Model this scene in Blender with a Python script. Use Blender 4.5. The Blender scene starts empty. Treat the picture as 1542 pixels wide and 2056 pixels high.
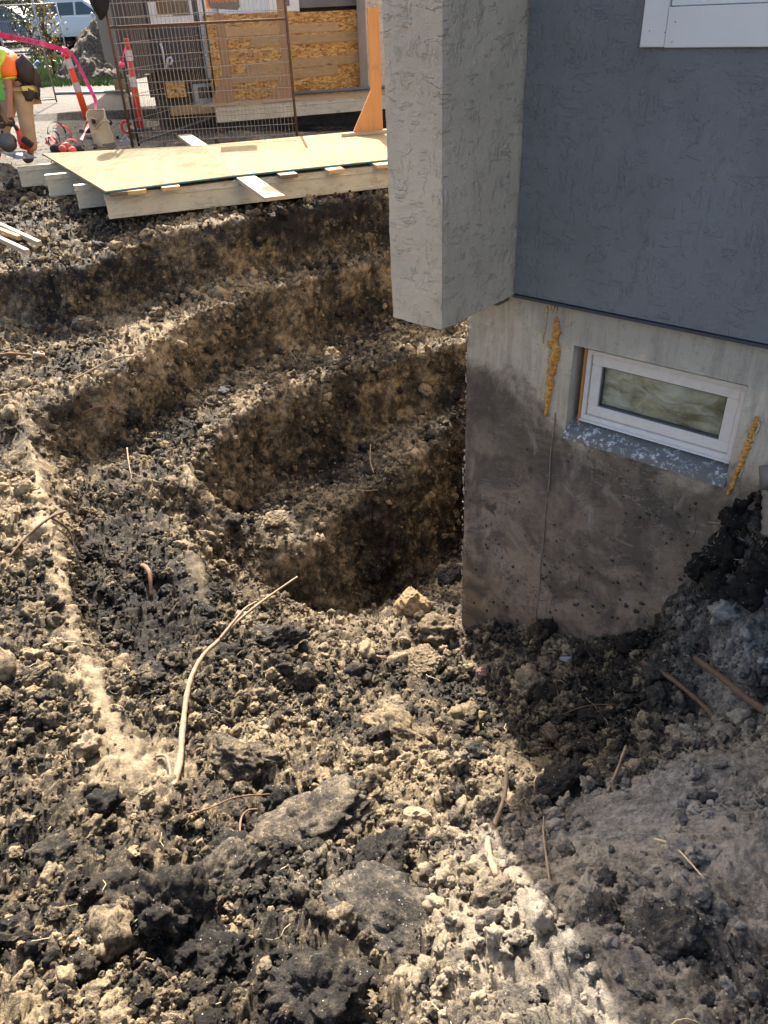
import bpy, math, random
import numpy as np
from mathutils import Matrix, Vector
random.seed(7); RNG = np.random.default_rng(11)
SC = bpy.context.scene
# ---------------------------------------------------------------- camera, sky, sun, exposure
F_PX = 1545.0; CX, CY = 771.0, 1028.0; CAM_H = 1.5
_dn = np.array([111.0, 2361.0, F_PX]); _dn /= np.linalg.norm(_dn)
_up = -_dn
_fw = np.array([0, 0, 1.0]) - np.dot([0, 0, 1.0], _up) * _up; _fw /= np.linalg.norm(_fw)
_rt = np.cross(_fw, _up)
ROT = np.array([_rt, _fw, _up])
cam_d = bpy.data.cameras.new("camera"); cam = bpy.data.objects.new("camera", cam_d); SC.collection.objects.link(cam)
cam_d.sensor_fit = 'VERTICAL'; cam_d.sensor_height = 24.0; cam_d.lens = 24.0 * F_PX / 2056.0
cam_d.clip_start = 0.05; cam_d.clip_end = 2000.0
_m = Matrix(((ROT[0][0], -ROT[0][1], -ROT[0][2], 0), (ROT[1][0], -ROT[1][1], -ROT[1][2], 0), (ROT[2][0], -ROT[2][1], -ROT[2][2], CAM_H), (0, 0, 0, 1)))
cam.matrix_world = _m
SC.camera = cam
SUN_AZ, SUN_EL = -7.4, 41.5          # degrees, azimuth clockwise from +Y
w = bpy.data.worlds.new("World"); SC.world = w; w.use_nodes = True
wn = w.node_tree.nodes; bg = wn["Background"]
sky = wn.new("ShaderNodeTexSky"); sky.sky_type = 'NISHITA'; sky.sun_disc = False
sky.sun_elevation = math.radians(SUN_EL); sky.sun_rotation = math.radians(SUN_AZ)
sky.air_density = 1.0; sky.dust_density = 6.0; sky.ozone_density = 0.2
w.node_tree.links.new(sky.outputs[0], bg.inputs[0]); bg.inputs[1].default_value = 0.13
sun_d = bpy.data.lights.new("sun", 'SUN'); sun_d.energy = 5.0; sun_d.angle = math.radians(0.4); sun_d.color = (1.0, 0.92, 0.81)
sun = bpy.data.objects.new("sun", sun_d); SC.collection.objects.link(sun)
_a, _e = math.radians(SUN_AZ), math.radians(SUN_EL)
_sd = Vector((math.sin(_a) * math.cos(_e), math.cos(_a) * math.cos(_e), math.sin(_e)))
sun.rotation_euler = _sd.to_track_quat('Z', 'Y').to_euler(); sun.location = (0, 0, 20)
SC.view_settings.view_transform = 'Standard'; SC.view_settings.look = 'None'
SC.view_settings.exposure = 1.58; SC.view_settings.gamma = 1.0; SC.view_settings.use_curve_mapping = False
SC.render.engine = 'CYCLES'
SC.cycles.max_bounces = 6; SC.cycles.diffuse_bounces = 3; SC.cycles.use_denoising = True

# ---------------------------------------------------------------- authoring helpers: photo pixel -> point of the place
def ray(u, v):
    d = np.array([u - CX, v - CY, F_PX]); return ROT @ d / np.linalg.norm(d)
O3 = np.array([0, 0, CAM_H])
def onz(u, v, z):
    d = ray(u, v); return O3 + (z - CAM_H) / d[2] * d
def aty(u, v, Y):
    d = ray(u, v); return O3 + Y / d[1] * d
def onpl(u, v, n, D):
    d = ray(u, v); return O3 + (D - O3 @ n) / (d @ n) * d
def azv(deg):
    a = math.radians(deg); return np.array([math.sin(a), math.cos(a), 0.0])
HN = azv(41.93); HW = np.array([HN[1], -HN[0], 0.0])      # house: into the wall, along the wall to the right
HD = 3.2
def wall(u, v, off=0.0): return onpl(u, v, HN, HD - off)
def hp(s, off, z): return HW * s + HN * (HD - off) + np.array([0, 0, z])   # along wall, out of the wall, height
def proj(P):
    c = (np.asarray(P) - O3) @ ROT
    return CX + F_PX * c[..., 0] / c[..., 2], CY + F_PX * c[..., 1] / c[..., 2], c[..., 2]

# ---------------------------------------------------------------- numpy noise
_perm = RNG.permutation(256); _perm = np.concatenate([_perm, _perm, _perm])
_g = RNG.normal(size=(256, 3)).astype(np.float32); _g /= np.linalg.norm(_g, axis=1)[:, None]
def perlin(p):
    p = np.asarray(p, np.float32); i = np.floor(p).astype(np.int32); f = p - i
    u = f * f * f * (f * (f * 6 - 15) + 10); i &= 255; out = 0
    for a in (0, 1):
        wx = u[:, 0] if a else 1 - u[:, 0]; px_ = _perm[i[:, 0] + a]
        for b in (0, 1):
            wy = u[:, 1] if b else 1 - u[:, 1]; py_ = _perm[px_ + i[:, 1] + b]
            for c in (0, 1):
                wz = u[:, 2] if c else 1 - u[:, 2]; g = _g[_perm[py_ + i[:, 2] + c]]
                out = out + wx * wy * wz * (g[:, 0] * (f[:, 0] - a) + g[:, 1] * (f[:, 1] - b) + g[:, 2] * (f[:, 2] - c))
    return out * 1.6
def fbm(p, n=3, gain=0.5):
    s = 0; a = 1.0; p = np.asarray(p, np.float32)
    for k in range(n): s = s + a * perlin(p + 17.3 * k); p = p * 2.03; a *= gain
    return s
_jit = RNG.random((256, 3)).astype(np.float32)
def worley(p):
    p = np.asarray(p, np.float32); i = np.floor(p).astype(np.int32); f = p - i; i &= 255
    best = np.full(len(p), 9.0, np.float32); idb = np.zeros(len(p), np.int32); sec = best.copy()
    for a in (-1, 0, 1):
        for b in (-1, 0, 1):
            for c in (-1, 0, 1):
                h = _perm[_perm[_perm[(i[:, 0] + a) & 255] + ((i[:, 1] + b) & 255)] + ((i[:, 2] + c) & 255)]
                j = _jit[h]; d = (a + j[:, 0] - f[:, 0]) ** 2 + (b + j[:, 1] - f[:, 1]) ** 2 + (c + j[:, 2] - f[:, 2]) ** 2
                m = d < best; sec = np.where(m, best, np.minimum(sec, d)); best = np.where(m, d, best); idb = np.where(m, h, idb)
    return np.sqrt(best), np.sqrt(sec), _jit[idb][:, 0]
def sstep(a, b, x):
    t = np.clip((x - a) / (b - a), 0, 1); return t * t * (3 - 2 * t)

# ---------------------------------------------------------------- materials
def new_mat(name):
    m = bpy.data.materials.new(name); m.use_nodes = True; nt = m.node_tree
    return m, nt, nt.nodes["Principled BSDF"]
def nd(nt, kind, **kw):
    n = nt.nodes.new("ShaderNode" + kind)
    for k, v in kw.items():
        if k in n.inputs: n.inputs[k].default_value = v
        else: setattr(n, k, v)
    return n
def ramp(nt, fac, stops):
    r = nt.nodes.new("ShaderNodeValToRGB"); el = r.color_ramp.elements
    while len(el) < len(stops): el.new(0.5)
    for e, (p, c) in zip(el, stops):
        e.position = p; e.color = (*c, 1) if len(c) == 3 else c
    nt.links.new(fac, r.inputs[0]); return r.outputs[0]
def mix(nt, fac, a, b, mode='MIX'):
    n = nt.nodes.new("ShaderNodeMix"); n.data_type = 'RGBA'; n.blend_type = mode
    for s, val in ((n.inputs[0], fac), (n.inputs[6], a), (n.inputs[7], b)):
        if isinstance(val, bpy.types.NodeSocket): nt.links.new(val, s)
        elif isinstance(val, (int, float)): s.default_value = val
        else: s.default_value = (*val, 1)
    return n.outputs[2]
def mth(nt, op, a, b=None, clamp=False):
    n = nt.nodes.new("ShaderNodeMath"); n.operation = op; n.use_clamp = clamp
    for s, val in ((n.inputs[0], a), (n.inputs[1], b)):
        if val is None: continue
        if isinstance(val, bpy.types.NodeSocket): nt.links.new(val, s)
        else: s.default_value = val
    return n.outputs[0]
def coords(nt, scale=(1, 1, 1), kind="Object"):
    tc = nt.nodes.new("ShaderNodeTexCoord"); mp = nt.nodes.new("ShaderNodeMapping")
    nt.links.new(tc.outputs[kind], mp.inputs[0]); mp.inputs[3].default_value = scale; return mp.outputs[0]
def noise(nt, vec, scale, detail=4, rough=0.55, dist=0.0):
    n = nd(nt, "TexNoise"); n.inputs["Scale"].default_value = scale; n.inputs["Detail"].default_value = detail
    n.inputs["Roughness"].default_value = rough; n.inputs["Distortion"].default_value = dist
    if vec: nt.links.new(vec, n.inputs["Vector"])
    return n.outputs[0]
def voro(nt, vec, scale, feature='F1', out=0):
    n = nd(nt, "TexVoronoi", feature=feature); n.inputs["Scale"].default_value = scale
    if vec: nt.links.new(vec, n.inputs["Vector"])
    return n.outputs[out]
def bump(nt, bsdf, h, strength=0.5, dist=0.01, prev=None):
    b = nt.nodes.new("ShaderNodeBump"); b.inputs["Strength"].default_value = strength; b.inputs["Distance"].default_value = dist
    nt.links.new(h, b.inputs["Height"])
    if prev is not None: nt.links.new(prev, b.inputs["Normal"])
    nt.links.new(b.outputs[0], bsdf.inputs["Normal"]); return b.outputs[0]
def setc(nt, bsdf, c):
    if isinstance(c, bpy.types.NodeSocket): nt.links.new(c, bsdf.inputs["Base Color"])
    else: bsdf.inputs["Base Color"].default_value = (*c, 1)
def simple(name, col, rough=0.6, var=0.18, vs=18, metal=0.0, bmp=0.15, dirt=None, scale=(1, 1, 1), bs=90):
    m, nt, b = new_mat(name); v = coords(nt, scale)
    c2 = tuple(min(1, x * (1 + var)) for x in col); c1 = tuple(x * (1 - var) for x in col)
    c = ramp(nt, noise(nt, v, vs, 5, 0.6), [(0.3, c1), (0.7, c2)])
    if dirt:
        f = ramp(nt, noise(nt, v, 7, 8, 0.7), [(0.5, (0, 0, 0)), (0.68, (1, 1, 1))]); c = mix(nt, f, c, dirt)
    setc(nt, b, c); b.inputs["Roughness"].default_value = rough; b.inputs["Metallic"].default_value = metal
    if bmp: bump(nt, b, noise(nt, v, bs, 4, 0.6), bmp, 0.004)
    return m
def wood(name, light, dark, axis='Y', scale=1.0, rough=0.75, knots=True):
    m, nt, b = new_mat(name)
    s = {'X': (1.2, 14, 14), 'Y': (14, 1.2, 14), 'Z': (14, 14, 1.2)}[axis]
    v = coords(nt, tuple(x * scale for x in s))
    n1 = noise(nt, v, 3.0, 6, 0.65, 0.6); v2 = coords(nt, tuple(x * scale * 3 for x in s)); n2 = noise(nt, v2, 4.0, 4, 0.7)
    c = ramp(nt, n1, [(0.25, dark), (0.5, tuple((a + c_) / 2 for a, c_ in zip(dark, light))), (0.7, light)])
    c = mix(nt, mth(nt, 'MULTIPLY', n2, 0.5), c, dark)
    if knots:
        kv = coords(nt, tuple(x * scale * 0.22 for x in s)); k = voro(nt, kv, 2.2)
        kf = ramp(nt, k, [(0.02, (1, 1, 1)), (0.085, (0, 0, 0))]); c = mix(nt, kf, c, tuple(x * 0.3 for x in dark))
    setc(nt, b, c); b.inputs["Roughness"].default_value = rough
    bump(nt, b, n1, 0.25, 0.004); return m
M = {}
# ---------------------------------------------------------------- soil materials
def soil_mat(name, clod=False):
    m, nt, b = new_mat(name)
    gp = nt.nodes.new('ShaderNodeNewGeometry'); v = gp.outputs['Position']
    n_big = noise(nt, v, 2.3, 5, 0.6); n_mid = noise(nt, v, 17, 6, 0.68); n_fin = noise(nt, v, 85, 5, 0.72); n_grit = noise(nt, v, 330, 3, 0.7)
    if clod:
        oi = nt.nodes.new("ShaderNodeObjectInfo"); rnd = oi.outputs["Random"]
        at = nd(nt, "Attribute", attribute_name="dry"); at.attribute_type = 'INSTANCER'
        sd = nd(nt, "Attribute", attribute_name="sand"); sd.attribute_type = 'INSTANCER'
        dryb = mth(nt, 'ADD', at.outputs["Fac"], mth(nt, 'MULTIPLY', mth(nt, 'SUBTRACT', rnd, 0.5), 0.45))
    else:
        at = nd(nt, "Attribute", attribute_name="dry"); sd = nd(nt, "Attribute", attribute_name="sand")
        dryb = at.outputs["Fac"]
    f = mth(nt, 'ADD', dryb, mth(nt, 'MULTIPLY', mth(nt, 'SUBTRACT', n_mid, 0.5), 1.3))
    f = mth(nt, 'ADD', f, mth(nt, 'MULTIPLY', mth(nt, 'SUBTRACT', n_fin, 0.5), 1.0))
    f = mth(nt, 'ADD', f, mth(nt, 'MULTIPLY', mth(nt, 'SUBTRACT', n_grit, 0.5), 0.55))
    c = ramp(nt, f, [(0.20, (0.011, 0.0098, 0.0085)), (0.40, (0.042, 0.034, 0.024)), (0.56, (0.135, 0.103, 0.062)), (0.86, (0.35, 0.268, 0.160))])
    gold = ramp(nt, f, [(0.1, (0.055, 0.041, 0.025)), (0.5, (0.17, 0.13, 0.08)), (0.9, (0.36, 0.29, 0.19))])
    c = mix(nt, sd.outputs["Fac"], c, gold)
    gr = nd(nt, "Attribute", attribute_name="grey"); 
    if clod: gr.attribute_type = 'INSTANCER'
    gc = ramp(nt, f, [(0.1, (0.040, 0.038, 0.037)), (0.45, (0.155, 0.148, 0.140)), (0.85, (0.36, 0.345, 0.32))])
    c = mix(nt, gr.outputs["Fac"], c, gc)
    # pale grit
    vo = nd(nt, "TexVoronoi", feature='F1'); vo.inputs["Scale"].default_value = 120; nt.links.new(v, vo.inputs["Vector"])
    vs = nt.nodes.new("ShaderNodeSeparateColor"); nt.links.new(vo.outputs["Color"], vs.inputs[0])
    g1 = mth(nt, 'LESS_THAN', vo.outputs["Distance"], 0.24); g2 = mth(nt, 'GREATER_THAN', vs.outputs[0], mth(nt, 'SUBTRACT', 0.935, mth(nt, 'MULTIPLY', gr.outputs["Fac"], 0.12)))
    gm = mth(nt, 'MULTIPLY', g1, g2)
    c = mix(nt, gm, c, mix(nt, vs.outputs[1], (0.32, 0.28, 0.22), (0.48, 0.45, 0.39)))
    setc(nt, b, c)
    r = mth(nt, 'ADD', 0.62, mth(nt, 'MULTIPLY', f, 0.4), True); nt.links.new(r, b.inputs["Roughness"])
    b.inputs["Specular IOR Level"].default_value = 0.2
    h = mth(nt, 'ADD', mth(nt, 'MULTIPLY', n_fin, 1.0), mth(nt, 'MULTIPLY', n_grit, 0.35)); h = mth(nt, 'ADD', h, mth(nt, 'MULTIPLY', gm, 0.12))
    bump(nt, b, h, 0.9, 0.014)
    return m
M['soil'] = soil_mat('soil'); M['clod'] = soil_mat('clod_soil', True)

# ---------------------------------------------------------------- terrain: break lines and spot heights, then a membrane between them
X0, X1, Y0, Y1 = -10.0, 7.0, -3.0, 18.0
CRE = {}
def P(u, v, z): return onz(u, v, z)
def toe_of(crest, vs, pushes, back=None):
    """the foot of a cut: same place as the crest, pushed out towards the pit, seen at pixel row v"""
    out = []
    for (u, v, z), vt, pu in zip(crest, vs, pushes):
        c = onz(u, v, z); k_ = 1 - pu / math.hypot(c[0], c[1]); x, y = c[0] * k_, c[1] * k_; ut = u
        for _ in range(4):
            d = ray(ut, vt); zt_ = CAM_H + math.hypot(x, y) / math.hypot(d[0], d[1]) * d[2]; ut = float(proj(np.array([x, y, zt_]))[0])
        out.append(np.array([x, y, zt_]))
    return out
lines = []      # polylines of 3-D points
def L(pts): lines.append([np.asarray(p, float) for p in pts])
c1 = [(-150, 560, -.4), (0, 545, -.36), (100, 545, -.35), (200, 520, -.3), (300, 475, -.2), (390, 455, -.15), (450, 442, -.13), (600, 414, -.13), (750, 390, -.13), (900, 374, -.13), (1150, 345, -.13)]
L([P(*q) for q in c1]); t1 = toe_of(c1, [655, 650, 645, 630, 590, 570, 558, 518, 492, 476, 440], [.10] * 11); L(t1)
c2 = [(75, 835, -.88), (150, 795, -.86), (240, 745, -.83), (300, 700, -.8), (345, 668, -.78), (400, 635, -.75), (490, 602, -.72), (620, 562, -.68), (750, 520, -.67), (900, 500, -.67), (1150, 470, -.67)]
L([P(*q) for q in c2]); t2 = toe_of(c2, [935, 925, 860, 820, 788, 755, 718, 690, 640, 605, 570], [.07] * 11); L(t2)
c3 = [(398, 927, -1.34), (436, 871, -1.34), (486, 834, -1.33), (529, 809, -1.32), (623, 778, -1.31), (700, 750, -1.29), (809, 716, -1.27), (921, 690, -1.24), (1150, 640, -1.22)]
L([P(*q) for q in c3]); t3 = toe_of(c3, [1085, 1040, 1000, 975, 938, 885, 842, 805, 755], [.08] * 9); L(t3)
c4 = [(548, 1120, -1.92), (598, 1089, -1.92), (660, 1046, -1.9), (716, 996, -1.87), (778, 958, -1.84), (828, 934, -1.82), (872, 896, -1.78), (928, 830, -1.74), (1100, 780, -1.7)]
L([P(*q) for q in c4]); t4 = toe_of(c4, [1225, 1268, 1255, 1245, 1200, 1170, 1140, 1085, 1030], [.12, .2, .26, .3, .3, .3, .28, .25, .25]); L(t4)
# scraped bucket edges running towards the viewer (line A and line B)
A_ = [(75, 835, -.88), (100, 980, -.9), (125, 1100, -.92), (150, 1250, -.92), (205, 1390, -.93)]
L([P(*q) for q in A_]); L([P(120, 960, -1.3), P(134, 1020, -1.3), P(152, 1130, -1.28), P(184, 1250, -1.22), P(226, 1370, -1.12)])
B_ = [(398, 927, -1.34), (388, 1010, -1.33), (396, 1110, -1.31), (410, 1200, -1.30), (424, 1250, -1.30)]
L([P(*q) for q in B_]); L([P(412, 1105, -1.88), P(424, 1165, -1.85), P(438, 1215, -1.76)]); L([P(470, 1175, -1.88), P(540, 1180, -1.92)])
L([P(170, 1000, -1.27), P(250, 960, -1.3), P(330, 900, -1.32)])
L([P(250, 1150, -1.29), P(330, 1080, -1.31)]); L([P(290, 1260, -1.22), P(350, 1190, -1.28)])
# pit floor and its near rim
L([P(720, 1290, -2.1), P(800, 1250, -2.12), P(900, 1200, -2.08)])
L([P(450, 1240, -1.62), P(490, 1225, -1.76), P(560, 1238, -1.84), P(640, 1285, -1.9), P(700, 1318, -1.92), P(770, 1355, -1.96), P(850, 1400, -1.9)])
L([P(925, 1270, -1.98), P(960, 1380, -1.95), P(1000, 1440, -1.86), P(1050, 1520, -1.74), P(1085, 1575, -1.6)])
# along the foundation
base = [(905, 1200, -1.95)]
L([wall(930, 1235, .03), wall(1010, 1252, .03), wall(1090, 1262, .03), wall(1170, 1290, .03), wall(1250, 1290, .03), wall(1310, 1268, .03), wall(1370, 1195, .03), wall(1392, 1090, .03), wall(1420, 1040, .03), wall(1455, 990, .03), wall(1541, 950, .03), wall(1700, 930, .03)])
L([hp(-2.1, -.25, -1.9), hp(-1.5, -.25, -1.7), hp(-.5, -.25, -.4), hp(.5, -.25, -.2)])
L([wall(1440, 1130, .16), wall(1500, 1160, .24), wall(1541, 1150, .26)])
L([wall(1385, 1250, .12), wall(1440, 1290, .3), wall(1541, 1300, .42)])
for q in [(1000, 1330, -1.85), (1100, 1350, -1.7), (1200, 1350, -1.62), (1300, 1350, -1.5), (1400, 1380, -1.3), (1500, 1390, -1.12), (1541, 1420, -1.0),
          (1100, 1430, -1.7), (1200, 1440, -1.58), (1300, 1440, -1.45), (1400, 1460, -1.28), (1480, 1480, -1.1),
          (1120, 1560, -1.55), (1200, 1520, -1.45), (1180, 1600, -1.42),
          (880, 1450, -1.55), (870, 1520, -1.3), (760, 1420, -1.62), (700, 1400, -1.55), (780, 1560, -1.22), (600, 1400, -1.45), (500, 1350, -1.38), (500, 1480, -1.28), (400, 1400, -1.2), (300, 1330, -1.12),
          (250, 1450, -.98), (350, 1550, -1.05), (500, 1600, -1.08), (640, 1600, -1.1), (700, 1700, -.98), (850, 1700, -.92),
          (100, 1500, -.86), (0, 1300, -.86), (0, 1000, -.88), (50, 1150, -.9), (-100, 1200, -.85), (-100, 900, -.85), (0, 1700, -.62), (200, 1700, -.78), (400, 1750, -.84), (300, 1900, -.55), (100, 1950, -.42), (560, 1900, -.6), (0, 2056, -.28),
          (300, 2056, -.38), (600, 2056, -.42), (800, 1850, -.68), (900, 2000, -.42), (-150, 1700, -.6), (-150, 2056, -.2),
          (60, 760, -.86), (0, 700, -.84), (200, 690, -.8), (350, 620, -.72), (550, 545, -.66), (700, 505, -.64),
          (40, 440, -.28), (150, 440, -.3), (100, 400, -.28), (0, 380, -.12), (0, 330, -.02)]:
    p = P(*q); lines.append([p])
L([P(938, 1500, -1.0), P(945, 1560, -1.04), P(960, 1620, -1.05)]); L([P(990, 1530, -1.22), P(1010, 1600, -1.15), P(1060, 1640, -1.08)])
L([P(1010, 1660, -.8), P(1060, 1740, -.63), P(1110, 1790, -.47), P(1160, 1860, -.36), P(1210, 1930, -.28), P(1290, 2056, -.18)])
L([P(1100, 1665, -.86), P(1170, 1625, -.88), P(1230, 1580, -.86), P(1302, 1541, -.80), P(1400, 1522, -.75), P(1480, 1505, -.70), P(1600, 1480, -.62)])
L([P(1200, 1750, -.58), P(1300, 1690, -.58), P(1400, 1640, -.58), P(1541, 1610, -.52)]); L([P(1300, 1850, -.38), P(1400, 1800, -.4), P(1541, 1800, -.36)]); L([P(1400, 2056, -.12), P(1541, 2056, -.08), P(1541, 1950, -.18)])
# undisturbed ground outside
for (x, y, z) in [(-9, 16, 0), (-5, 13, 0), (-3, 11, -.02), (0, 12, -.02), (2, 13, -.4), (6, 16, 0), (-9, 9, -.05), (-5, 10.5, -.02), (-8, 5, -.3), (-7, 1, -.1), (-4, -2, 0), (0, -2.5, 0), (0, -.6, -.1), (4, -2, .05), (6, 1, 0), (6.5, 6, 0), (2.2, .6, -.05), (3, 1.5, -.1), (-2, 0, -.2), (-3.5, 2, -.5), (-1, -1, -.1), (-4.5, 12, -.02), (-2, 13, 0), (1, 11, -.1)]:
    lines.append([np.array([x, y, z])])
L([(-8, 11.2, -.02), (-5, 11.1, -.02), (-3.4, 10.9, -.05), (-1, 10.9, -.1), (1.5, 11.2, -.12)])   # ground behind the platform
# trench under the far walkway
L([(-2.0, 14.6, -.25), (-.6, 14.9, -.5), (1.5, 15.2, -.6), (3.0, 15.4, -.6)]); L([(-2.2, 13.6, -.02), (-.8, 13.3, -.06), (1.0, 13.2, -.1)])

def solve():
    prev = None
    for h in (0.64, 0.32, 0.16, 0.08, 0.04):
        nx, ny = int(round((X1 - X0) / h)) + 1, int(round((Y1 - Y0) / h)) + 1
        S = np.zeros((ny, nx)); N = np.zeros((ny, nx))
        for pl in lines:
            if len(pl) == 1: pts = [pl[0]]
            else:
                pts = []
                for a, b in zip(pl[:-1], pl[1:]):
                    k = max(2, int(np.linalg.norm((b - a)[:2]) / (h * 0.5))); pts += [a + (b - a) * t for t in np.linspace(0, 1, k)]
            for p in pts:
                i, j = int(round((p[1] - Y0) / h)), int(round((p[0] - X0) / h))
                if 0 <= i < ny and 0 <= j < nx: S[i, j] += p[2]; N[i, j] += 1
        fix = N > 0; val = np.where(fix, S / np.maximum(N, 1), 0)
        if prev is None: Z = np.full((ny, nx), -.4)
        else:
            yi = np.linspace(0, prev.shape[0] - 1, ny); xi = np.linspace(0, prev.shape[1] - 1, nx)
            t = np.array([np.interp(xi, np.arange(prev.shape[1]), r) for r in prev]); Z = np.array([np.interp(yi, np.arange(prev.shape[0]), c) for c in t.T]).T
        for it in range(260 if h > .1 else 90):
            Z[fix] = val[fix]; Zp = np.pad(Z, 1, mode='edge')
            Z = 0.25 * (Zp[:-2, 1:-1] + Zp[2:, 1:-1] + Zp[1:-1, :-2] + Zp[1:-1, 2:])
        prev = Z
    for k in range(1):
        Zp = np.pad(Z, 1, mode='edge'); Z = 0.5 * Z + 0.125 * (Zp[:-2, 1:-1] + Zp[2:, 1:-1] + Zp[1:-1, :-2] + Zp[1:-1, 2:])
    return Z, 0.04
ZG, ZH = solve()
def hgt(x, y):
    fx = np.clip((np.asarray(x, float) - X0) / ZH, 0, ZG.shape[1] - 1.001); fy = np.clip((np.asarray(y, float) - Y0) / ZH, 0, ZG.shape[0] - 1.001)
    i, j = fy.astype(int), fx.astype(int); a, b = fx - j, fy - i
    return (ZG[i, j] * (1 - a) + ZG[i, j + 1] * a) * (1 - b) + (ZG[i + 1, j] * (1 - a) + ZG[i + 1, j + 1] * a) * b

# fine mesh fan: rows follow the relief so that the cut faces get their share of vertices
NA, NR = 800, 880
FC = np.array([0.0, -0.9])
az = np.radians(np.linspace(-44, 44, NA)); rr = np.concatenate([np.linspace(.35, 9, 1800), np.linspace(9.01, 18.4, 500)])
GX = np.zeros((NR, NA)); GY = np.zeros((NR, NA))
met = []
for a in az:
    x, y = FC[0] + rr * math.sin(a), FC[1] + rr * math.cos(a); z = hgt(x, y)
    ds = np.hypot(np.diff(rr), np.diff(z)); dist = np.sqrt(x ** 2 + y ** 2 + (z - CAM_H) ** 2)[1:]
    g = ds / dist * (1.0 if True else 0); met.append(g)
met = np.array(met); k = np.ones(9) / 9
for j, a in enumerate(az):
    g = met[max(0, j - 3):j + 4].mean(0); c = np.concatenate([[0], np.cumsum(g)]); r = np.interp(np.linspace(0, c[-1], NR), c, rr)
    GX[:, j] = FC[0] + r * math.sin(a); GY[:, j] = FC[1] + r * math.cos(a)
GZ = hgt(GX, GY)
def grid_normals(X, Y, Z):
    Pn = np.stack([X, Y, Z], -1); du = np.gradient(Pn, axis=1); dv = np.gradient(Pn, axis=0)
    n = np.cross(du, dv); n /= np.linalg.norm(n, axis=-1, keepdims=True) + 1e-12; n[n[..., 2] < 0] *= -1; return n
NRM = grid_normals(GX, GY, GZ)
PT = np.stack([GX, GY, GZ], -1).reshape(-1, 3); NN = NRM.reshape(-1, 3)
steep = sstep(.5, .9, 1 - NN[:, 2] + .25)                   # 1 on cut faces
U, V, DEP = proj(PT)
def blob(u, v, ru, rv): return np.exp(-(((U - u) / ru) ** 2 + ((V - v) / rv) ** 2))
dist = np.sqrt((PT[:, 0]) ** 2 + PT[:, 1] ** 2 + (PT[:, 2] - CAM_H) ** 2)
farm = sstep(9.5, 11.5, PT[:, 1])
# where the ground is smooth sandy spill rather than clods
SM_AREAS = [(P(1330, 1600, -.72), .34, .8), (P(1450, 1560, -.7), .3, .7), (P(1150, 1720, -.66), .25, .6), (P(260, 1540, -.98), .22, .7), (P(180, 1300, -.94), .2, .5), (P(1000, 1760, -.75), .2, .5),
            (P(1050, 1560, -1.68), .16, .9), (P(790, 1400, -1.7), .16, .6), (P(560, 1110, -1.66), .2, .5)]
SM_AREAS += [(P(1300, 1720, -.6), .42, .92), (P(1250, 1620, -.74), .32, .95), (P(1420, 1720, -.5), .35, .85), (P(1130, 1750, -.6), .2, .85), (wall(1450, 1280, .25), .25, .3), (P(1150, 1800, -.5), .22, .8), (P(1230, 1900, -.35), .2, .75), (P(1300, 1990, -.25), .18, .6), (P(1200, 1680, -.72), .25, .8), (P(1040, 1800, -.6), .2, .6), (P(1080, 1900, -.45), .18, .5), (P(1400, 1620, -.6), .3, .7)]
def polyd(px):
    pts = [P(*q) for q in px]; best = np.full(len(PT), 9.0)
    for a, b in zip(pts[:-1], pts[1:]):
        ab = b - a; t = np.clip(((PT - a) @ ab) / (ab @ ab), 0, 1); best = np.minimum(best, np.linalg.norm(PT - a - t[:, None] * ab, axis=1))
    return best
dA = polyd([(60, 850, -.88), (95, 980, -.9), (118, 1100, -.92), (143, 1250, -.92), (200, 1390, -.93), (260, 1540, -.98), (330, 1640, -.98)])
dB = polyd([(386, 920, -1.34), (383, 1010, -1.33), (391, 1110, -1.31), (406, 1200, -1.30)])
_wv = np.clip(.75 + 1.1 * perlin(PT * 4.5 + 61) + .5 * perlin(PT * 14 + 3), .12, 1.3); nearA = np.clip(np.exp(-(dA / (.075 * _wv + .012)) ** 2), 0, 1); nearB = np.exp(-(dB / (.06 * _wv + .01)) ** 2)
smooth = .88 * np.maximum(nearA, nearB)
for c, r, a in SM_AREAS: smooth = np.maximum(smooth, a * np.exp(-(((PT - c) ** 2).sum(1)) / r ** 2))
rough = np.clip(1 - .52 * steep, 0, 1) * (1 - .93 * smooth) * (1 - .72 * farm)
Q = PT + 0.05 * np.stack([perlin(PT * 7 + 3), perlin(PT * 7 + 31), perlin(PT * 7 + 67)], 1) + 0.012 * np.stack([perlin(PT * 34 + 3), perlin(PT * 34 + 31), perlin(PT * 34 + 67)], 1)
big = fbm(PT * 1.7, 3)
w1, s1, id1 = worley(Q * 6.5); w2, s2, id2 = worley(Q * 15 + 9); w3, s3, id3 = worley(Q * 34 + 5)
n1 = perlin(Q * 28 + 2); n2 = perlin(PT * 62 + 4); n3 = perlin(PT * 130 + 8)
w0, s0, id0 = worley(PT * 2.9 + .06 * np.stack([n1, n2, n1], 1) + 33); fgm = sstep(3.6, 2.2, dist) * (1 - steep)
fold = 1 - np.abs(fbm(PT * 5.2 + 40, 3)) * 1.6
amp1 = sstep(-.15, .5, perlin(PT * 1.1 + 55))                 # where big slabs of clay lie
d = (fgm * (1 - .8 * smooth) * (.21 * np.clip(s0 - w0, 0, .38) * (.25 + id0) - .045) + .045 * big * (1 - .7 * farm)
     + rough * (amp1 * .10 * (np.clip(s1 - w1, 0, .5)) * (.3 + id1) + .050 * (np.sin(np.clip(s2 - w2, 0, .5) * math.pi) - .45) * (.15 + .9 * id2 ** 1.5) + .014 * (np.sin(np.clip(s3 - w3, 0, .5) * math.pi) - .45) * (.3 + id3) + .030 * (fold - .5))
     + (.5 + .5 * rough) * (.010 * n1 + .0058 * n2 + np.where(dist < 5, .0034, .0015) * n3)
     - .018 * rough)
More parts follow.
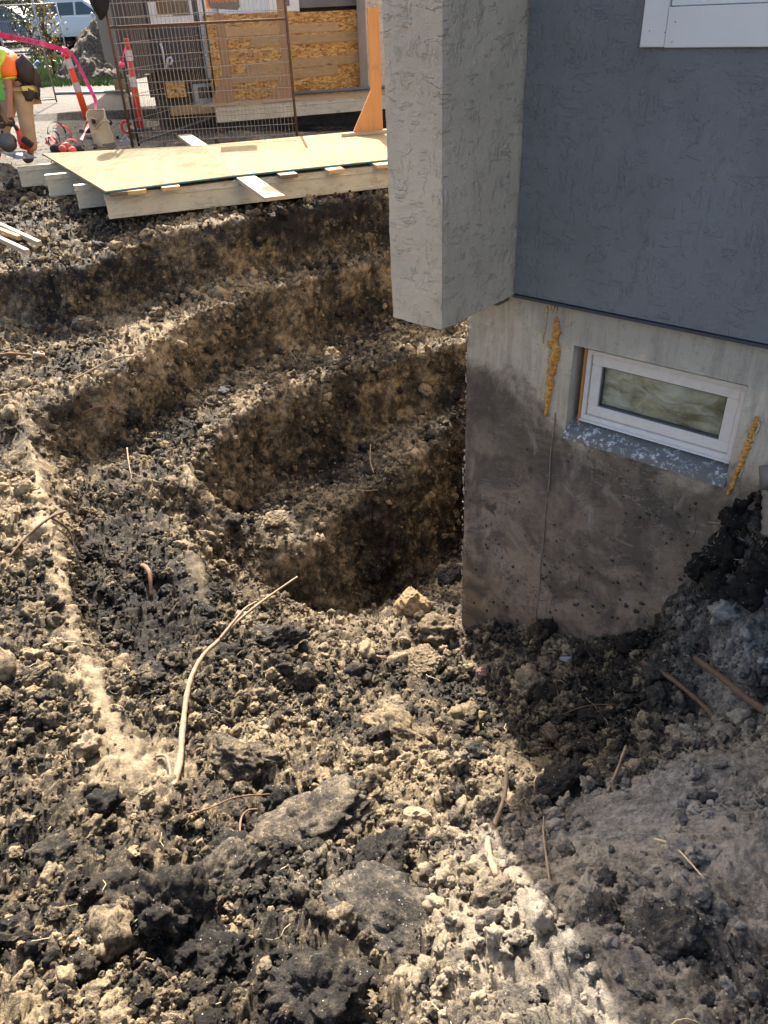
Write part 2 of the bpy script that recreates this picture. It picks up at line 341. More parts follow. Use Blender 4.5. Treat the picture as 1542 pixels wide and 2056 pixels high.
# bucket tooth scratches on cut faces: grooves running down the face
tang = np.stack([-NN[:, 1], NN[:, 0], np.zeros(len(NN))], 1); tl = np.linalg.norm(tang, axis=1, keepdims=True) + 1e-6; sidec = (PT[:, :2] * np.array([.93, .36])).sum(1)
groove = perlin(np.stack([sidec * 9, PT[:, 2] * 1.3, PT[:, 1] * .3], 1)) + .5 * perlin(np.stack([sidec * 26, PT[:, 2] * 2, PT[:, 1] * .3 + 9], 1))
lump = fbm(PT * 6 + 70, 3)
d += steep * (.028 * groove + .028 * lump) * (1 - .5 * smooth)
PD = PT + NN * d[:, None]
# dryness / sand / grey
low = fbm(PT * 1.3 + 12, 3); mid = fbm(PT * 5 + 22, 2)
dry = .435 + .22 * low + .16 * mid + .18 * (id2 - .5) + .30 * (id3 - .5) * rough
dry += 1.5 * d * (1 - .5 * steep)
def wblob(c, r): return np.exp(-(((PT - np.asarray(c)) ** 2).sum(1)) / r ** 2)
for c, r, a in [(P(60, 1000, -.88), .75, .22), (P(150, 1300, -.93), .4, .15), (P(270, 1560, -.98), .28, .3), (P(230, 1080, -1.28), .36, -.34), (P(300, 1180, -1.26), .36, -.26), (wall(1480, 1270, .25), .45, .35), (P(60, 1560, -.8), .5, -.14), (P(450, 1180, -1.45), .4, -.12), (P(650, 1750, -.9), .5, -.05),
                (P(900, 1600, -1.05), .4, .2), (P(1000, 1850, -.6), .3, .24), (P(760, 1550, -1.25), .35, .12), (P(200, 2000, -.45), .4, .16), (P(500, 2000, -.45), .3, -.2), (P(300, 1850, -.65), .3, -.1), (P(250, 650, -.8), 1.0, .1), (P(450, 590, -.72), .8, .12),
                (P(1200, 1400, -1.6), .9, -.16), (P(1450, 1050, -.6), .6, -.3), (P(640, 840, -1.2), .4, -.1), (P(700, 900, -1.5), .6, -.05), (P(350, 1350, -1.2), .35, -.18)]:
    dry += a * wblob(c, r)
sand = .25 * sstep(-.2, .5, low) + .0
for c, r, a in [(P(680, 1180, -1.9), .75, .95), (P(270, 1560, -.98), .3, .9), (P(130, 1250, -.93), .35, .4), (P(600, 1100, -1.65), .4, .6), (P(1050, 1560, -1.68), .3, .7), (P(790, 1400, -1.75), .3, .6), (P(950, 1800, -.7), .5, .35), (P(600, 650, -.9), .8, .35), (P(150, 900, -1.0), .5, .4)]:
    sand = np.maximum(sand, a * wblob(c, r))
grey = .08 + 0 * sand
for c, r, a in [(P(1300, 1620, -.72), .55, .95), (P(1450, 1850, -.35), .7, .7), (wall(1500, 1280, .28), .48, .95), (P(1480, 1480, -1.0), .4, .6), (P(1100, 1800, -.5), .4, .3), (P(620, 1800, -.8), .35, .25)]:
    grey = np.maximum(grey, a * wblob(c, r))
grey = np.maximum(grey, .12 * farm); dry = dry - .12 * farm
dry = dry + .2 * nearA + .15 * nearB; sand = np.maximum(sand, np.maximum(.75 * nearA, .5 * nearB))
dry = np.where((smooth > .3) & (nearA + nearB < .2), dry * .6 + .3, dry)
dry = dry - .10 * steep + steep * .14 * perlin(np.stack([sidec * 7, PT[:, 2] * 2.2, PT[:, 1] * 2], 1)) + steep * .12 * n1 + .06 * steep - .12 * steep * sstep(-.9, -.2, PT[:, 2])
dry = np.clip(dry, 0, 1); sand = np.clip(sand, 0, 1); grey = np.clip(grey, 0, 1)

def grid_mesh(name, pts, nr, na):
    me = bpy.data.meshes.new(name); idx = np.arange(nr * na).reshape(nr, na)
    q = np.stack([idx[:-1, :-1], idx[:-1, 1:], idx[1:, 1:], idx[1:, :-1]], -1).reshape(-1, 4)
    me.vertices.add(len(pts)); me.vertices.foreach_set("co", np.ascontiguousarray(pts, np.float32).ravel())
    me.loops.add(q.size); me.loops.foreach_set("vertex_index", q.ravel().astype(np.int32))
    me.polygons.add(len(q)); me.polygons.foreach_set("loop_start", np.arange(0, q.size, 4, dtype=np.int32)); me.polygons.foreach_set("loop_total", np.full(len(q), 4, np.int32))
    me.polygons.foreach_set("use_smooth", np.ones(len(q), bool)); me.update(calc_edges=True); return me
def fattr(me, name, arr, dom='POINT', typ='FLOAT'):
    a = me.attributes.new(name, typ, dom); a.data.foreach_set('value' if typ in ('FLOAT', 'INT') else 'vector', np.ascontiguousarray(arr, np.int32 if typ == 'INT' else np.float32).ravel())
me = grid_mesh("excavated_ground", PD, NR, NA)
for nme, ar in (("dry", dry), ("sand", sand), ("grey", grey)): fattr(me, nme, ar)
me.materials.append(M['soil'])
ter = bpy.data.objects.new("excavated_ground", me); SC.collection.objects.link(ter); ter['kind'] = 'structure'; ter['label'] = 'dark clay ground dug out in steps beside the house foundation'
UD, VD, DD = proj(PD)
_ok = (DD > .1)
def hit(u, v, lift=0.0):
    """the point of the dug ground seen at photo pixel (u, v)"""
    q = np.where(_ok, (UD - u) ** 2 + (VD - v) ** 2, 1e9); m = q < max(30.0, q.min() * 2 + 1)
    i = np.where(m)[0]; i = i[np.argmin(DD[i])]; p = PD[i].copy(); p[2] += lift; return p
def hgt_d(x, y):
    i = np.argmin((PD[:, 0] - x) ** 2 + (PD[:, 1] - y) ** 2); return PD[i, 2]

# coarse ground all round, kept below the fine sheet where the fine sheet lies
def outer_h(x, y):
    r = np.clip((y - 18) / 24, 0, 1); rise = .5 * r * r * (3 - 2 * r)
    inside = (x > X0 + .2) & (x < X1 - .2) & (y > Y0 + .2) & (y < Y1 - .2)
    z = np.where(inside, hgt(x, y), 0.0)
    ang = np.abs(np.arctan2(x - FC[0], y - FC[1])); r0 = np.hypot(x - FC[0], y - FC[1])
    under = (ang < math.radians(44)) & (r0 < 18.3)
    z = np.where(under & inside, z - .35, z - .03)
    return z + rise
xs = np.concatenate([np.linspace(-900, -60, 15), np.linspace(-55, -12, 25), np.linspace(-10, 8, 120), np.linspace(10, 60, 25), np.linspace(70, 900, 15)])
ys = np.concatenate([np.linspace(-900, -40, 12), np.linspace(-30, -4, 16), np.linspace(-3, 19, 130), np.linspace(20, 60, 50), np.linspace(70, 1200, 20)])
XX, YY = np.meshgrid(xs, ys); ZZ = outer_h(XX, YY)
n_ = perlin(np.stack([XX.ravel() * .6, YY.ravel() * .6, 0 * XX.ravel()], 1)).reshape(XX.shape) * .04 * (np.hypot(XX, YY) < 70)
me2 = grid_mesh("ground", np.stack([XX, YY, ZZ + n_], -1).reshape(-1, 3), len(ys), len(xs))
for nme, val in (("dry", .33), ("sand", .1), ("grey", .08)): fattr(me2, nme, np.full(XX.size, val))
me2.materials.append(M['soil'])
g2 = bpy.data.objects.new("ground", me2); SC.collection.objects.link(g2); g2['kind'] = 'structure'
# ---------------------------------------------------------------- mesh builder and tagging
ORI = {}
def tag(o, label=None, cat=None, group=None, kind=None):
    for k_, v_ in (('label', label), ('category', cat), ('group', group), ('kind', kind)):
        if v_: o[k_] = v_
    return o
def thing(name, label, cat, loc, group=None, kind=None):
    o = bpy.data.objects.new(name, None); o.empty_display_size = .1; SC.collection.objects.link(o); o.location = tuple(map(float, loc)); ORI[o.name] = np.asarray(loc, float)
    return tag(o, label, cat, group, kind)
class MB:
    def __init__(s): s.v = []; s.f = []; s.n = 0
    def add(s, vs, fs):
        s.v += [tuple(map(float, p)) for p in vs]; s.f += [tuple(i + s.n for i in f) for f in fs]; s.n += len(vs); return s
    def frame_box(s, o, ex, ey, ez, lx, ly, lz, bev=0.0):
        """box from corner o along unit axes"""
        o, ex, ey, ez = (np.asarray(a, float) for a in (o, ex, ey, ez))
        if bev <= 0:
            vs = [o + ex * lx * a + ey * ly * b + ez * lz * c for c in (0, 1) for b in (0, 1) for a in (0, 1)]
            return s.add(vs, [(0, 2, 3, 1), (4, 5, 7, 6), (0, 1, 5, 4), (2, 6, 7, 3), (0, 4, 6, 2), (1, 3, 7, 5)])
        b_ = min(bev, lx / 3, ly / 3, lz / 3); vs = []; idx = {}
        L3 = (lx, ly, lz); E3 = (ex, ey, ez)
        for c in (0, 1):
            for b in (0, 1):
                for a in (0, 1):
                    for ax in range(3):
                        t = [L3[i] * (a, b, c)[i] + (b_ if (a, b, c)[i] == 0 else -b_) for i in range(3)]; t[ax] = L3[ax] * (a, b, c)[ax]
                        idx[(a, b, c, ax)] = len(vs); vs.append(o + ex * t[0] + ey * t[1] + ez * t[2])
        fs = []
        for ax in range(3):
            o1, o2 = [(1, 2), (2, 0), (0, 1)][ax]
            for sgn in (0, 1):
                q = []
                for (p1, p2) in ((0, 0), (1, 0), (1, 1), (0, 1)):
                    k3 = [0, 0, 0]; k3[ax] = sgn; k3[o1] = p1; k3[o2] = p2; q.append(idx[(*k3, ax)])
                fs.append(tuple(q if sgn else q[::-1]))
        for ax in range(3):
            o1, o2 = [(1, 2), (2, 0), (0, 1)][ax]
            for p1 in (0, 1):
                for p2 in (0, 1):
                    k0 = [0, 0, 0]; k0[o1] = p1; k0[o2] = p2; k1 = list(k0); k1[ax] = 1
                    q = (idx[(*k0, o1)], idx[(*k1, o1)], idx[(*k1, o2)], idx[(*k0, o2)]); fs.append(q if (p1 == p2) else q[::-1])
        for c in (0, 1):
            for b in (0, 1):
                for a in (0, 1):
                    q = tuple(idx[(a, b, c, i)] for i in range(3)); fs.append(q if (a + b + c) % 2 else q[::-1])
        return s.add(vs, fs)
    def beam(s, a, b, w_, t_, up=(0, 0, 1), bev=0.0):
        """bar from a to b, w_ wide (sideways), t_ thick (up)"""
        a, b = np.asarray(a, float), np.asarray(b, float); ex = b - a; l = np.linalg.norm(ex); ex = ex / l
        ey = np.cross(np.asarray(up, float), ex); ey /= np.linalg.norm(ey); ez = np.cross(ex, ey)
        return s.frame_box(a - ey * w_ / 2 - ez * t_ / 2, ex, ey, ez, l, w_, t_, bev)
    def tube(s, pts, rad, k=8, cap=True, jit=0.0):
        pts = [np.asarray(p, float) for p in pts]; n = len(pts)
        if not hasattr(rad, '__len__'): rad = [rad] * n
        ref = np.array([0.1, 0.2, 1.0]); vs = []; prev = None
        for i, p in enumerate(pts):
            t = pts[min(i + 1, n - 1)] - pts[max(i - 1, 0)]; t = t / (np.linalg.norm(t) + 1e-9)
            if prev is None:
                a = np.cross(t, ref); a = a / (np.linalg.norm(a) + 1e-9)
            else:
                a = prev - t * (prev @ t); a = a / (np.linalg.norm(a) + 1e-9)
            prev = a; b = np.cross(t, a)
            for j in range(k):
                th = 2 * math.pi * j / k; r = rad[i] * (1 + (random.uniform(-jit, jit) if jit else 0)); vs.append(p + (a * math.cos(th) + b * math.sin(th)) * r)
        fs = [(i * k + j, i * k + (j + 1) % k, (i + 1) * k + (j + 1) % k, (i + 1) * k + j) for i in range(n - 1) for j in range(k)]
        if cap: fs += [tuple(range(k))[::-1], tuple((n - 1) * k + j for j in range(k))]
        return s.add(vs, fs)
    def prism(s, poly, d):
        """closed polygon (3-D points) extruded by vector d"""
        n = len(poly); poly = [np.asarray(p, float) for p in poly]; d = np.asarray(d, float)
        return s.add(poly + [p + d for p in poly], [tuple(range(n))[::-1], tuple(range(n, 2 * n))] + [(i, (i + 1) % n, n + (i + 1) % n, n + i) for i in range(n)])
    def ell(s, c, r, ax=None, nu=12, nv=8, nz=0.0, seed=0):
        c = np.asarray(c, float); r = np.asarray(r if hasattr(r, '__len__') else (r, r, r), float); A = np.eye(3) if ax is None else np.asarray(ax, float)
        vs = [c + A[2] * r[2]]; 
        for i in range(1, nv):
            ph = math.pi * i / nv
            for j in range(nu):
                th = 2 * math.pi * j / nu; q = np.array([math.sin(ph) * math.cos(th), math.sin(ph) * math.sin(th), math.cos(ph)])
                k_ = 1 + (nz * float(perlin((q * 1.9 + seed)[None])[0]) if nz else 0); q = q * k_; vs.append(c + A[0] * q[0] * r[0] + A[1] * q[1] * r[1] + A[2] * q[2] * r[2])
        vs.append(c - A[2] * r[2]); last = len(vs) - 1
        fs = [(0, 1 + j, 1 + (j + 1) % nu) for j in range(nu)]
        for i in range(nv - 2):
            fs += [(1 + i * nu + j, 1 + (i + 1) * nu + j, 1 + (i + 1) * nu + (j + 1) % nu, 1 + i * nu + (j + 1) % nu) for j in range(nu)]
        o = 1 + (nv - 2) * nu; fs += [(last, o + (j + 1) % nu, o + j) for j in range(nu)]
        return s.add(vs, fs)
    def build(s, name, mat, parent=None, smooth=False, at=None, label=None, kind=None):
        me = bpy.data.meshes.new(name); org = np.zeros(3)
        if parent is not None: org = ORI[parent.name]
        elif at is not None: org = np.asarray(at, float)
        me.from_pydata([tuple(np.asarray(p) - org) for p in s.v], [], s.f); me.update()
        if mat: me.materials.append(mat)
        if smooth: me.polygons.foreach_set("use_smooth", [True] * len(me.polygons))
        o = bpy.data.objects.new(name, me); SC.collection.objects.link(o)
        if parent is not None: o.parent = parent
        else: o.location = tuple(map(float, org))
        ORI[o.name] = org
        if label: o['label'] = label
        if kind: o['kind'] = kind
        return o
Z3 = np.array([0, 0, 1.0])
# ---------------------------------------------------------------- house materials
def stucco_mat(name, col, sc=1.0, strength=0.5):
    sc *= 1.35
    m, nt, b = new_mat(name); v = coords(nt)
    tc = nt.nodes.new("ShaderNodeMapping"); nt.links.new(v, tc.inputs[0]); tc.inputs[3].default_value = (1, 1, 1)
    # trowel marks: edges of thin plaster laps, some running down, some across
    va = coords(nt, (2.6, 2.6, .7)); vb = coords(nt, (.8, .8, 2.6))
    na = noise(nt, va, 9 * sc, 4, .55, .35); nb = noise(nt, vb, 7.5 * sc, 4, .55, .4); mk = noise(nt, v, 5 * sc, 3, .6); gt = noise(nt, v, 11 * sc, 3, .6)
    ea = ramp(nt, na, [(0.515, (0, 0, 0)), (0.535, (1, 1, 1)), (0.62, (.35, .35, .35))]); eb = ramp(nt, nb, [(0.53, (0, 0, 0)), (0.55, (1, 1, 1)), (0.64, (.3, .3, .3))])
    h = mix(nt, ramp(nt, mk, [(0.44, (0, 0, 0)), (0.56, (1, 1, 1))]), ea, eb); h = mth(nt, 'MULTIPLY', h, ramp(nt, gt, [(0.44, (0, 0, 0)), (0.56, (1.5, 1.5, 1.5))]))
    fine = noise(nt, v, 260, 3, 0.6)
    h2 = mth(nt, 'ADD', h, mth(nt, 'MULTIPLY', fine, 0.8)); h2 = mth(nt, 'ADD', h2, mth(nt, 'MULTIPLY', noise(nt, v, 90, 4, .6), .6)); h2 = mth(nt, 'ADD', h2, mth(nt, 'MULTIPLY', noise(nt, v, 30, 3, .5), .5))
    c = ramp(nt, noise(nt, v, 2.2, 7, 0.65), [(0.3, tuple(x * .82 for x in col)), (0.7, tuple(x * 1.12 for x in col))]); c = mix(nt, ramp(nt, noise(nt, v, 55, 5, .7), [(.58, (0, 0, 0)), (.72, (.35, .35, .35))]), c, tuple(x * 1.5 for x in col))
    c = mix(nt, mth(nt, 'MULTIPLY', fine, .25), c, tuple(x * .75 for x in col))
    setc(nt, b, c); b.inputs["Roughness"].default_value = .85; b.inputs["Specular IOR Level"].default_value = .3
    bump(nt, b, h2, strength, 0.0075); return m
M['blue'] = stucco_mat('blue_grey_stucco', (.215, .225, .235), 1.0, .68); M['beige'] = stucco_mat('greige_stucco', (.70, .58, .44), 1.0, 0.9)
M['dgrey'] = stucco_mat('dark_grey_stucco', (.085, .085, .092), .6, .5); M['browngrey'] = stucco_mat('brown_grey_stucco', (.10, .088, .078), .6, .5)
M['white'] = simple('white_vinyl', (.76, .745, .725), .35, .03, 6, bmp=.03); M['white2'] = simple('white_vinyl_dusty', (.74, .69, .64), .45, .06, 30, bmp=.05)
M['gasket'] = simple('grey_gasket', (.12, .12, .12), .5, .1); M['buck'] = wood('orange_wood', (.62, .30, .10), (.42, .18, .05), 'Z')
def concrete_mat():
    m, nt, b = new_mat('stained_concrete'); v = coords(nt)
    sx = nt.nodes.new("ShaderNodeSeparateXYZ"); nt.links.new(v, sx.inputs[0]); z = sx.outputs[2]
    nb = noise(nt, v, 4, 6, .65, .4); nf = noise(nt, v, 26, 6, .7); vs = coords(nt, (9, 9, 1.0)); st = noise(nt, vs, 2.2, 6, .7); ng = noise(nt, v, 160, 3, .7)
    zz = mth(nt, 'ADD', z, mth(nt, 'MULTIPLY', mth(nt, 'SUBTRACT', nb, .5), .55)); zz = mth(nt, 'ADD', zz, mth(nt, 'MULTIPLY', mth(nt, 'SUBTRACT', nf, .5), .12))
    dt = nt.nodes.new('ShaderNodeVectorMath'); dt.operation = 'DOT_PRODUCT'; gpn = nt.nodes.new('ShaderNodeNewGeometry'); nt.links.new(gpn.outputs['Position'], dt.inputs[0]); dt.inputs[1].default_value = tuple(map(float, HW))
    mr = nt.nodes.new('ShaderNodeMapRange'); nt.links.new(dt.outputs['Value'], mr.inputs[0]); mr.inputs[1].default_value = -2.2; mr.inputs[2].default_value = -1.65; mr.inputs[3].default_value = -.16; mr.inputs[4].default_value = .10; zz = mth(nt, 'ADD', zz, mr.outputs[0])
    t = mth(nt, 'DIVIDE', mth(nt, 'ADD', zz, 2.06), 2.35)
    c = ramp(nt, t, [(0.12, (.27, .19, .115)), (0.32, (.37, .28, .20)), (0.55, (.27, .205, .15)), (0.70, (.125, .094, .07)), (0.75, (.22, .17, .12)), (0.81, (.58, .50, .385)), (0.96, (.68, .61, .49)), (1.0, (.52, .48, .40))])
    c = mix(nt, ramp(nt, st, [(.46, (0, 0, 0)), (.66, (.38, .38, .38))]), c, tuple([.5 * x for x in (.3, .26, .22)]))
    c = mix(nt, ramp(nt, nf, [(.25, (.5, .5, .5)), (.42, (0, 0, 0))]), c, (.03, .026, .022))
    lowm = ramp(nt, t, [(.76, (1, 1, 1)), (.82, (0, 0, 0))]); bl1 = ramp(nt, noise(nt, v, 3.1, 7, .68, .8), [(.42, (1, 1, 1)), (.56, (0, 0, 0))]); c = mix(nt, mth(nt, 'MULTIPLY', mth(nt, 'MULTIPLY', bl1, lowm), .72), c, (.062, .048, .04)); bl2 = ramp(nt, noise(nt, coords(nt, (1, 1, .55)), 6.5, 7, .7, .5), [(.56, (0, 0, 0)), (.68, (1, 1, 1))]); c = mix(nt, mth(nt, 'MULTIPLY', mth(nt, 'MULTIPLY', bl2, lowm), .55), c, (.44, .38, .31))
    # pale scratches and dark root prints in the stained part
    for sc_, rot, col, lo in (((2, 2, 9), .5, (.30, .27, .23), .0), ((3, 3, 14), -.7, (.30, .27, .24), .0), ((5, 5, 3), 1.1, (.05, .038, .03), .1), ((4, 4, 7), -.3, (.05, .04, .03), .1)):
        mp = nt.nodes.new("ShaderNodeMapping"); nt.links.new(coords(nt), mp.inputs[0]); mp.inputs[2].default_value = (rot, rot * .7, .4); mp.inputs[3].default_value = sc_
        n1_ = noise(nt, mp.outputs[0], 1.6, 3, .5, 1.6); r1 = ramp(nt, n1_, [(.488, (0, 0, 0)), (.5, (1, 1, 1)), (.512, (0, 0, 0))])
        gate = ramp(nt, noise(nt, v, 5.5 + rot, 3, .6), [(.50, (0, 0, 0)), (.60, (1, 1, 1))]); low = ramp(nt, t, [(.78, (1, 1, 1)), (.83, (0, 0, 0))])
        c = mix(nt, mth(nt, 'MULTIPLY', mth(nt, 'MULTIPLY', r1, gate), low), c, col)
    blot = ramp(nt, noise(nt, v, 9, 4, .6, .8), [(.66, (0, 0, 0)), (.70, (.8, .8, .8))]); c = mix(nt, mth(nt, 'MULTIPLY', blot, ramp(nt, t, [(.7, (1, 1, 1)), (.85, (.15, .15, .15))])), c, (.035, .03, .025))
    pits = ramp(nt, voro(nt, v, 42), [(.05, (1, 1, 1)), (.10, (0, 0, 0))]); c = mix(nt, mth(nt, 'MULTIPLY', pits, .6), c, (.06, .055, .05))
    c = mix(nt, mth(nt, 'MULTIPLY', ng, .35), c, tuple([.1, .09, .08]))
    setc(nt, b, c); b.inputs["Roughness"].default_value = .88; b.inputs["Specular IOR Level"].default_value = .3
    h = mth(nt, 'ADD', mth(nt, 'MULTIPLY', nf, 1.0), mth(nt, 'MULTIPLY', ng, .3)); h = mth(nt, 'SUBTRACT', h, mth(nt, 'MULTIPLY', pits, .6)); bump(nt, b, h, .55, .008); return m
M['concrete'] = concrete_mat()
m, nt, b = new_mat('patchy_grey_sill'); v = coords(nt)
c = ramp(nt, noise(nt, v, 36, 8, .78, .3), [(.53, (.15, .15, .15)), (.56, (.60, .62, .62))]); c = mix(nt, ramp(nt, noise(nt, v, 7, 3, .6), [(.42, (0, 0, 0)), (.55, (1, 1, 1))]), (.14, .14, .14), c)
setc(nt, b, c); b.inputs["Roughness"].default_value = .6; bump(nt, b, noise(nt, v, 60, 4, .6), .5, .006); M['sill'] = m
m, nt, b = new_mat('window_glass'); b.inputs["Base Color"].default_value = (.9, .93, .92, 1); b.inputs["Roughness"].default_value = .02; b.inputs["Transmission Weight"].default_value = 1.0; b.inputs["IOR"].default_value = 1.25; M['glass'] = m
m, nt, b = new_mat('wrinkled_sheet'); v = coords(nt); mpv = coords(nt, (1, 1, 1.6))
wr = noise(nt, mpv, 6, 5, .55, 1.2); c = ramp(nt, wr, [(.3, (.24, .20, .12)), (.5, (.58, .52, .36)), (.68, (.80, .76, .60))]); setc(nt, b, c)
b.inputs["Roughness"].default_value = .28; bump(nt, b, mth(nt, 'ADD', wr, mth(nt, 'MULTIPLY', noise(nt, v, 45, 3, .5), .15)), .9, .03); M['sheet'] = m
m, nt, b = new_mat('spray_foam'); v = coords(nt); c = ramp(nt, noise(nt, v, 40, 4, .6), [(.3, (.36, .13, .02)), (.5, (.62, .27, .045)), (.74, (.72, .44, .14))]); setc(nt, b, c)
b.inputs["Roughness"].default_value = .45; b.inputs["Subsurface Weight"].default_value = .1; bump(nt, b, noise(nt, v, 120, 3, .6), .4, .004); M['foam'] = m
M['foam_pale'] = simple('pale_foam_skin', (.56, .42, .22), .5, .15, 60, bmp=.3)

# ---------------------------------------------------------------- the house
house = thing('house', 'house corner with blue grey stucco wall, greige pilaster and dug out concrete foundation', 'house', (*hp(-2.231, 0, 0)[:2], 0))
sT, zT = float(wall(1037, 588) @ HW), float(wall(1037, 588)[2]); sF = sT - .285
# window openings
o_s0, o_s1 = float(wall(1152, 693) @ HW), float(wall(1502, 774) @ HW); o_zt = float(wall(1152, 693)[2]); o_zb = float(wall(1131, 866)[2])
def face_grid(ss, zs, off_fn, hole=None):
    vs = []; fs = []; n = len(zs)
    for s_ in ss:
        for z_ in zs: vs.append(hp(s_, off_fn(s_, z_), z_))
    for i in range(len(ss) - 1):
        for j in range(n - 1):
            cs, cz = (ss[i] + ss[i + 1]) / 2, (zs[j] + zs[j + 1]) / 2
            if hole and hole[0] < cs < hole[1] and hole[2] < cz < hole[3]: continue
            fs.append((i * n + j, (i + 1) * n + j, (i + 1) * n + j + 1, i * n + j + 1))
    return vs, fs
ss = sorted(list(np.arange(sF, 1.0, .03)) + [o_s0, o_s1] + [1.5, 3, 7]); zs = sorted(list(np.arange(-2.9, zT - .01, .03)) + [zT, o_zb, o_zt])
def foff(s_, z_):
    k = float(perlin(np.array([[s_ * 5, z_ * 5, 1.0]]))[0]) * .005 + float(perlin(np.array([[s_ * 22, z_ * 22, 4.0]]))[0]) * .003
    if s_ < sF + .02: k -= .004 + .010 * abs(float(perlin(np.array([[z_ * 26, 3.3, 8]]))[0]))
    if abs(s_ - o_s0) < .01 or abs(s_ - o_s1) < .01 or abs(z_ - o_zt) < .01: k = 0
    return k
f = MB(); vs, fs = face_grid(ss, zs, foff, (o_s0, o_s1, o_zb, o_zt)); f.add(vs, fs)
ej = [hp(sF + .006 * float(perlin(np.array([[z_ * 30, 1, 2]]))[0]), foff(sF, z_), z_) for z_ in zs]
f.v[:len(zs)] = [tuple(p) for p in ej]
f.add(ej + [p + HN * .25 for p in ej], [(j + 1, j, len(zs) + j, len(zs) + j + 1) for j in range(len(zs) - 1)])   # end face going back
f.frame_box(hp(sF + .004, -.25, -2.9), HW, HN, Z3, 9, .02, 2.9 + zT)                     # inner face of the wall
f.frame_box(hp(sF + .001, -.25, -2.9), HN, HW, Z3, 9, .2, 2.9 + zT)                     # side foundation wall
f.add([hp(sF, 0, zT), hp(7, 0, zT), hp(7, -.25, zT), hp(sF, -.25, zT)], [(0, 1, 2, 3)])
dpt = .2
f.add([hp(o_s0, 0, o_zb), hp(o_s0, 0, o_zt), hp(o_s0, -dpt, o_zt), hp(o_s0, -dpt, o_zb)], [(0, 1, 2, 3)]); f.add([hp(o_s1, 0, o_zb), hp(o_s1, 0, o_zt), hp(o_s1, -dpt, o_zt), hp(o_s1, -dpt, o_zb)], [(3, 2, 1, 0)])
f.add([hp(o_s0, 0, o_zt), hp(o_s1, 0, o_zt), hp(o_s1, -dpt, o_zt), hp(o_s0, -dpt, o_zt)], [(0, 1, 2, 3)])
fo = f.build('foundation', M['concrete'], house)
f = MB(); z_ = -2.2; pts = []
sm = float(wall(1110, 880) @ HW)
while z_ < -.22: pts.append(hp(sm + .003 * math.sin(z_ * 17), .0025, z_)); z_ += .04
f.tube(pts, [.0032 + .003 * abs(float(perlin(np.array([[p[2] * 14, 2, 2]]))[0])) for p in pts], 5); f.build('form_seam', simple('pale_mortar_ridge', (.19, .165, .14), .9, .5, 40), fo)
# broken mortar along the outer corner
f = MB()
for k_ in range(70):
    z_ = random.uniform(-1.9, .3); f.ell(hp(sF + random.uniform(-.006, .006), random.uniform(-.006, .004), z_), (random.uniform(.002, .006),) * 2 + (random.uniform(.006, .02),), None, 6, 4, .5, k_)
f.build('chipped_edge', simple('pale_chipped_mortar', (.34, .30, .25), .9, .3, 40), fo, kind='stuff')
# siding walls with the window hole
ws0 = float(wall(1293, 95) @ HW); wz0 = float(wall(1293, 95)[2]); wz1 = wz0 + 1.35; ws1 = ws0 + 1.7
f = MB(); SO = .022
zst = zT + .004
for (a, b_, c_, d_) in ((sT, ws0 + .04, zst, 5.6), (ws1 - .04, 7, zst, 5.6), (ws0 + .04, ws1 - .04, zst, wz0 + .04), (ws0 + .04, ws1 - .04, wz1 - .04, 5.6)):
    f.frame_box(hp(a, SO, c_), HW, HN, Z3, b_ - a, .16, d_ - c_)
bw = f.build('stucco_wall', M['blue'], house)
f = MB(); f.frame_box(hp(sT, SO + .012, zT - .012), HW, HN, Z3, 7 - sT, .04, .012); f.build('starter_strip', simple('dark_blue_metal', (.05, .055, .07), .5), house)
f = MB(); f.frame_box(hp(sF, 0 - .01, zst), HN, HW, Z3, 9, .16, 5.6 - zst); f.build('side_wall', M['beige'], house)
f = MB(); f.frame_box(hp(sF - .05, .05, 5.61), HW, HN, Z3, 9.4, 9.2, .12); f.build('roof', M['gasket'], house)
# unseen slab added out of frame, only to shade the right half of the steps
f = MB(); f.frame_box(HW * -8.45 + HN * 7.25 + Z3 * 3.0, HW, HN, Z3, 8.45 + sF - .002, 1.37, .16); cn_ = f.build('shade_slab', M['beige'], house)
# pilaster with slightly wavy arrises
def wavy_box(s0, s1, off0, off1, z0, z1, st=.02):
    mb = MB(); n_s = 9; n_d = 18; zs_ = np.arange(z0, min(z1, 2.6), st); zs_ = np.append(zs_, z1)
    per = [(s0 + (s1 - s0) * i / n_s, off1) for i in range(n_s)] + [(s1, off1 + (off0 - off1) * i / n_d) for i in range(n_d)] + [(s1 - (s1 - s0) * i / n_s, off0) for i in range(n_s)] + [(s0, off0 + (off1 - off0) * i / n_d) for i in range(n_d)]
    n_ = len(per); cs, co = (s0 + s1) / 2, (off0 + off1) / 2; rings = []
    for z_ in zs_:
        ring = []
        for k_, (a, b_) in enumerate(per):
            w_ = float(perlin(np.array([[a * 28, b_ * 28, z_ * 30]]))[0]) * .0022 + float(perlin(np.array([[a * 9, b_ * 9, z_ * 6 + 5]]))[0]) * .003
            corner = k_ in (0, n_s, n_s + n_d, 2 * n_s + n_d); q = w_ - (.003 if corner else 0)
            da = q * (1 if a > s1 - 1e-6 else -1 if a < s0 + 1e-6 else 0); db = q * (1 if b_ > off1 - 1e-6 else -1 if b_ < off0 + 1e-6 else 0)
            ring.append(hp(a + da, b_ + db, z_ + (.004 * float(perlin(np.array([[a * 40, b_ * 40, 0.5]]))[0]) if z_ == zs_[0] else 0)))
        rings += ring
    fs_ = [(i * n_ + k_, i * n_ + (k_ + 1) % n_, (i + 1) * n_ + (k_ + 1) % n_, (i + 1) * n_ + k_) for i in range(len(zs_) - 1) for k_ in range(n_)]
    mb.add(rings, fs_); mb.f += [tuple(range(n_))[::-1], tuple((len(zs_) - 1) * n_ + k_ for k_ in range(n_))]; return mb
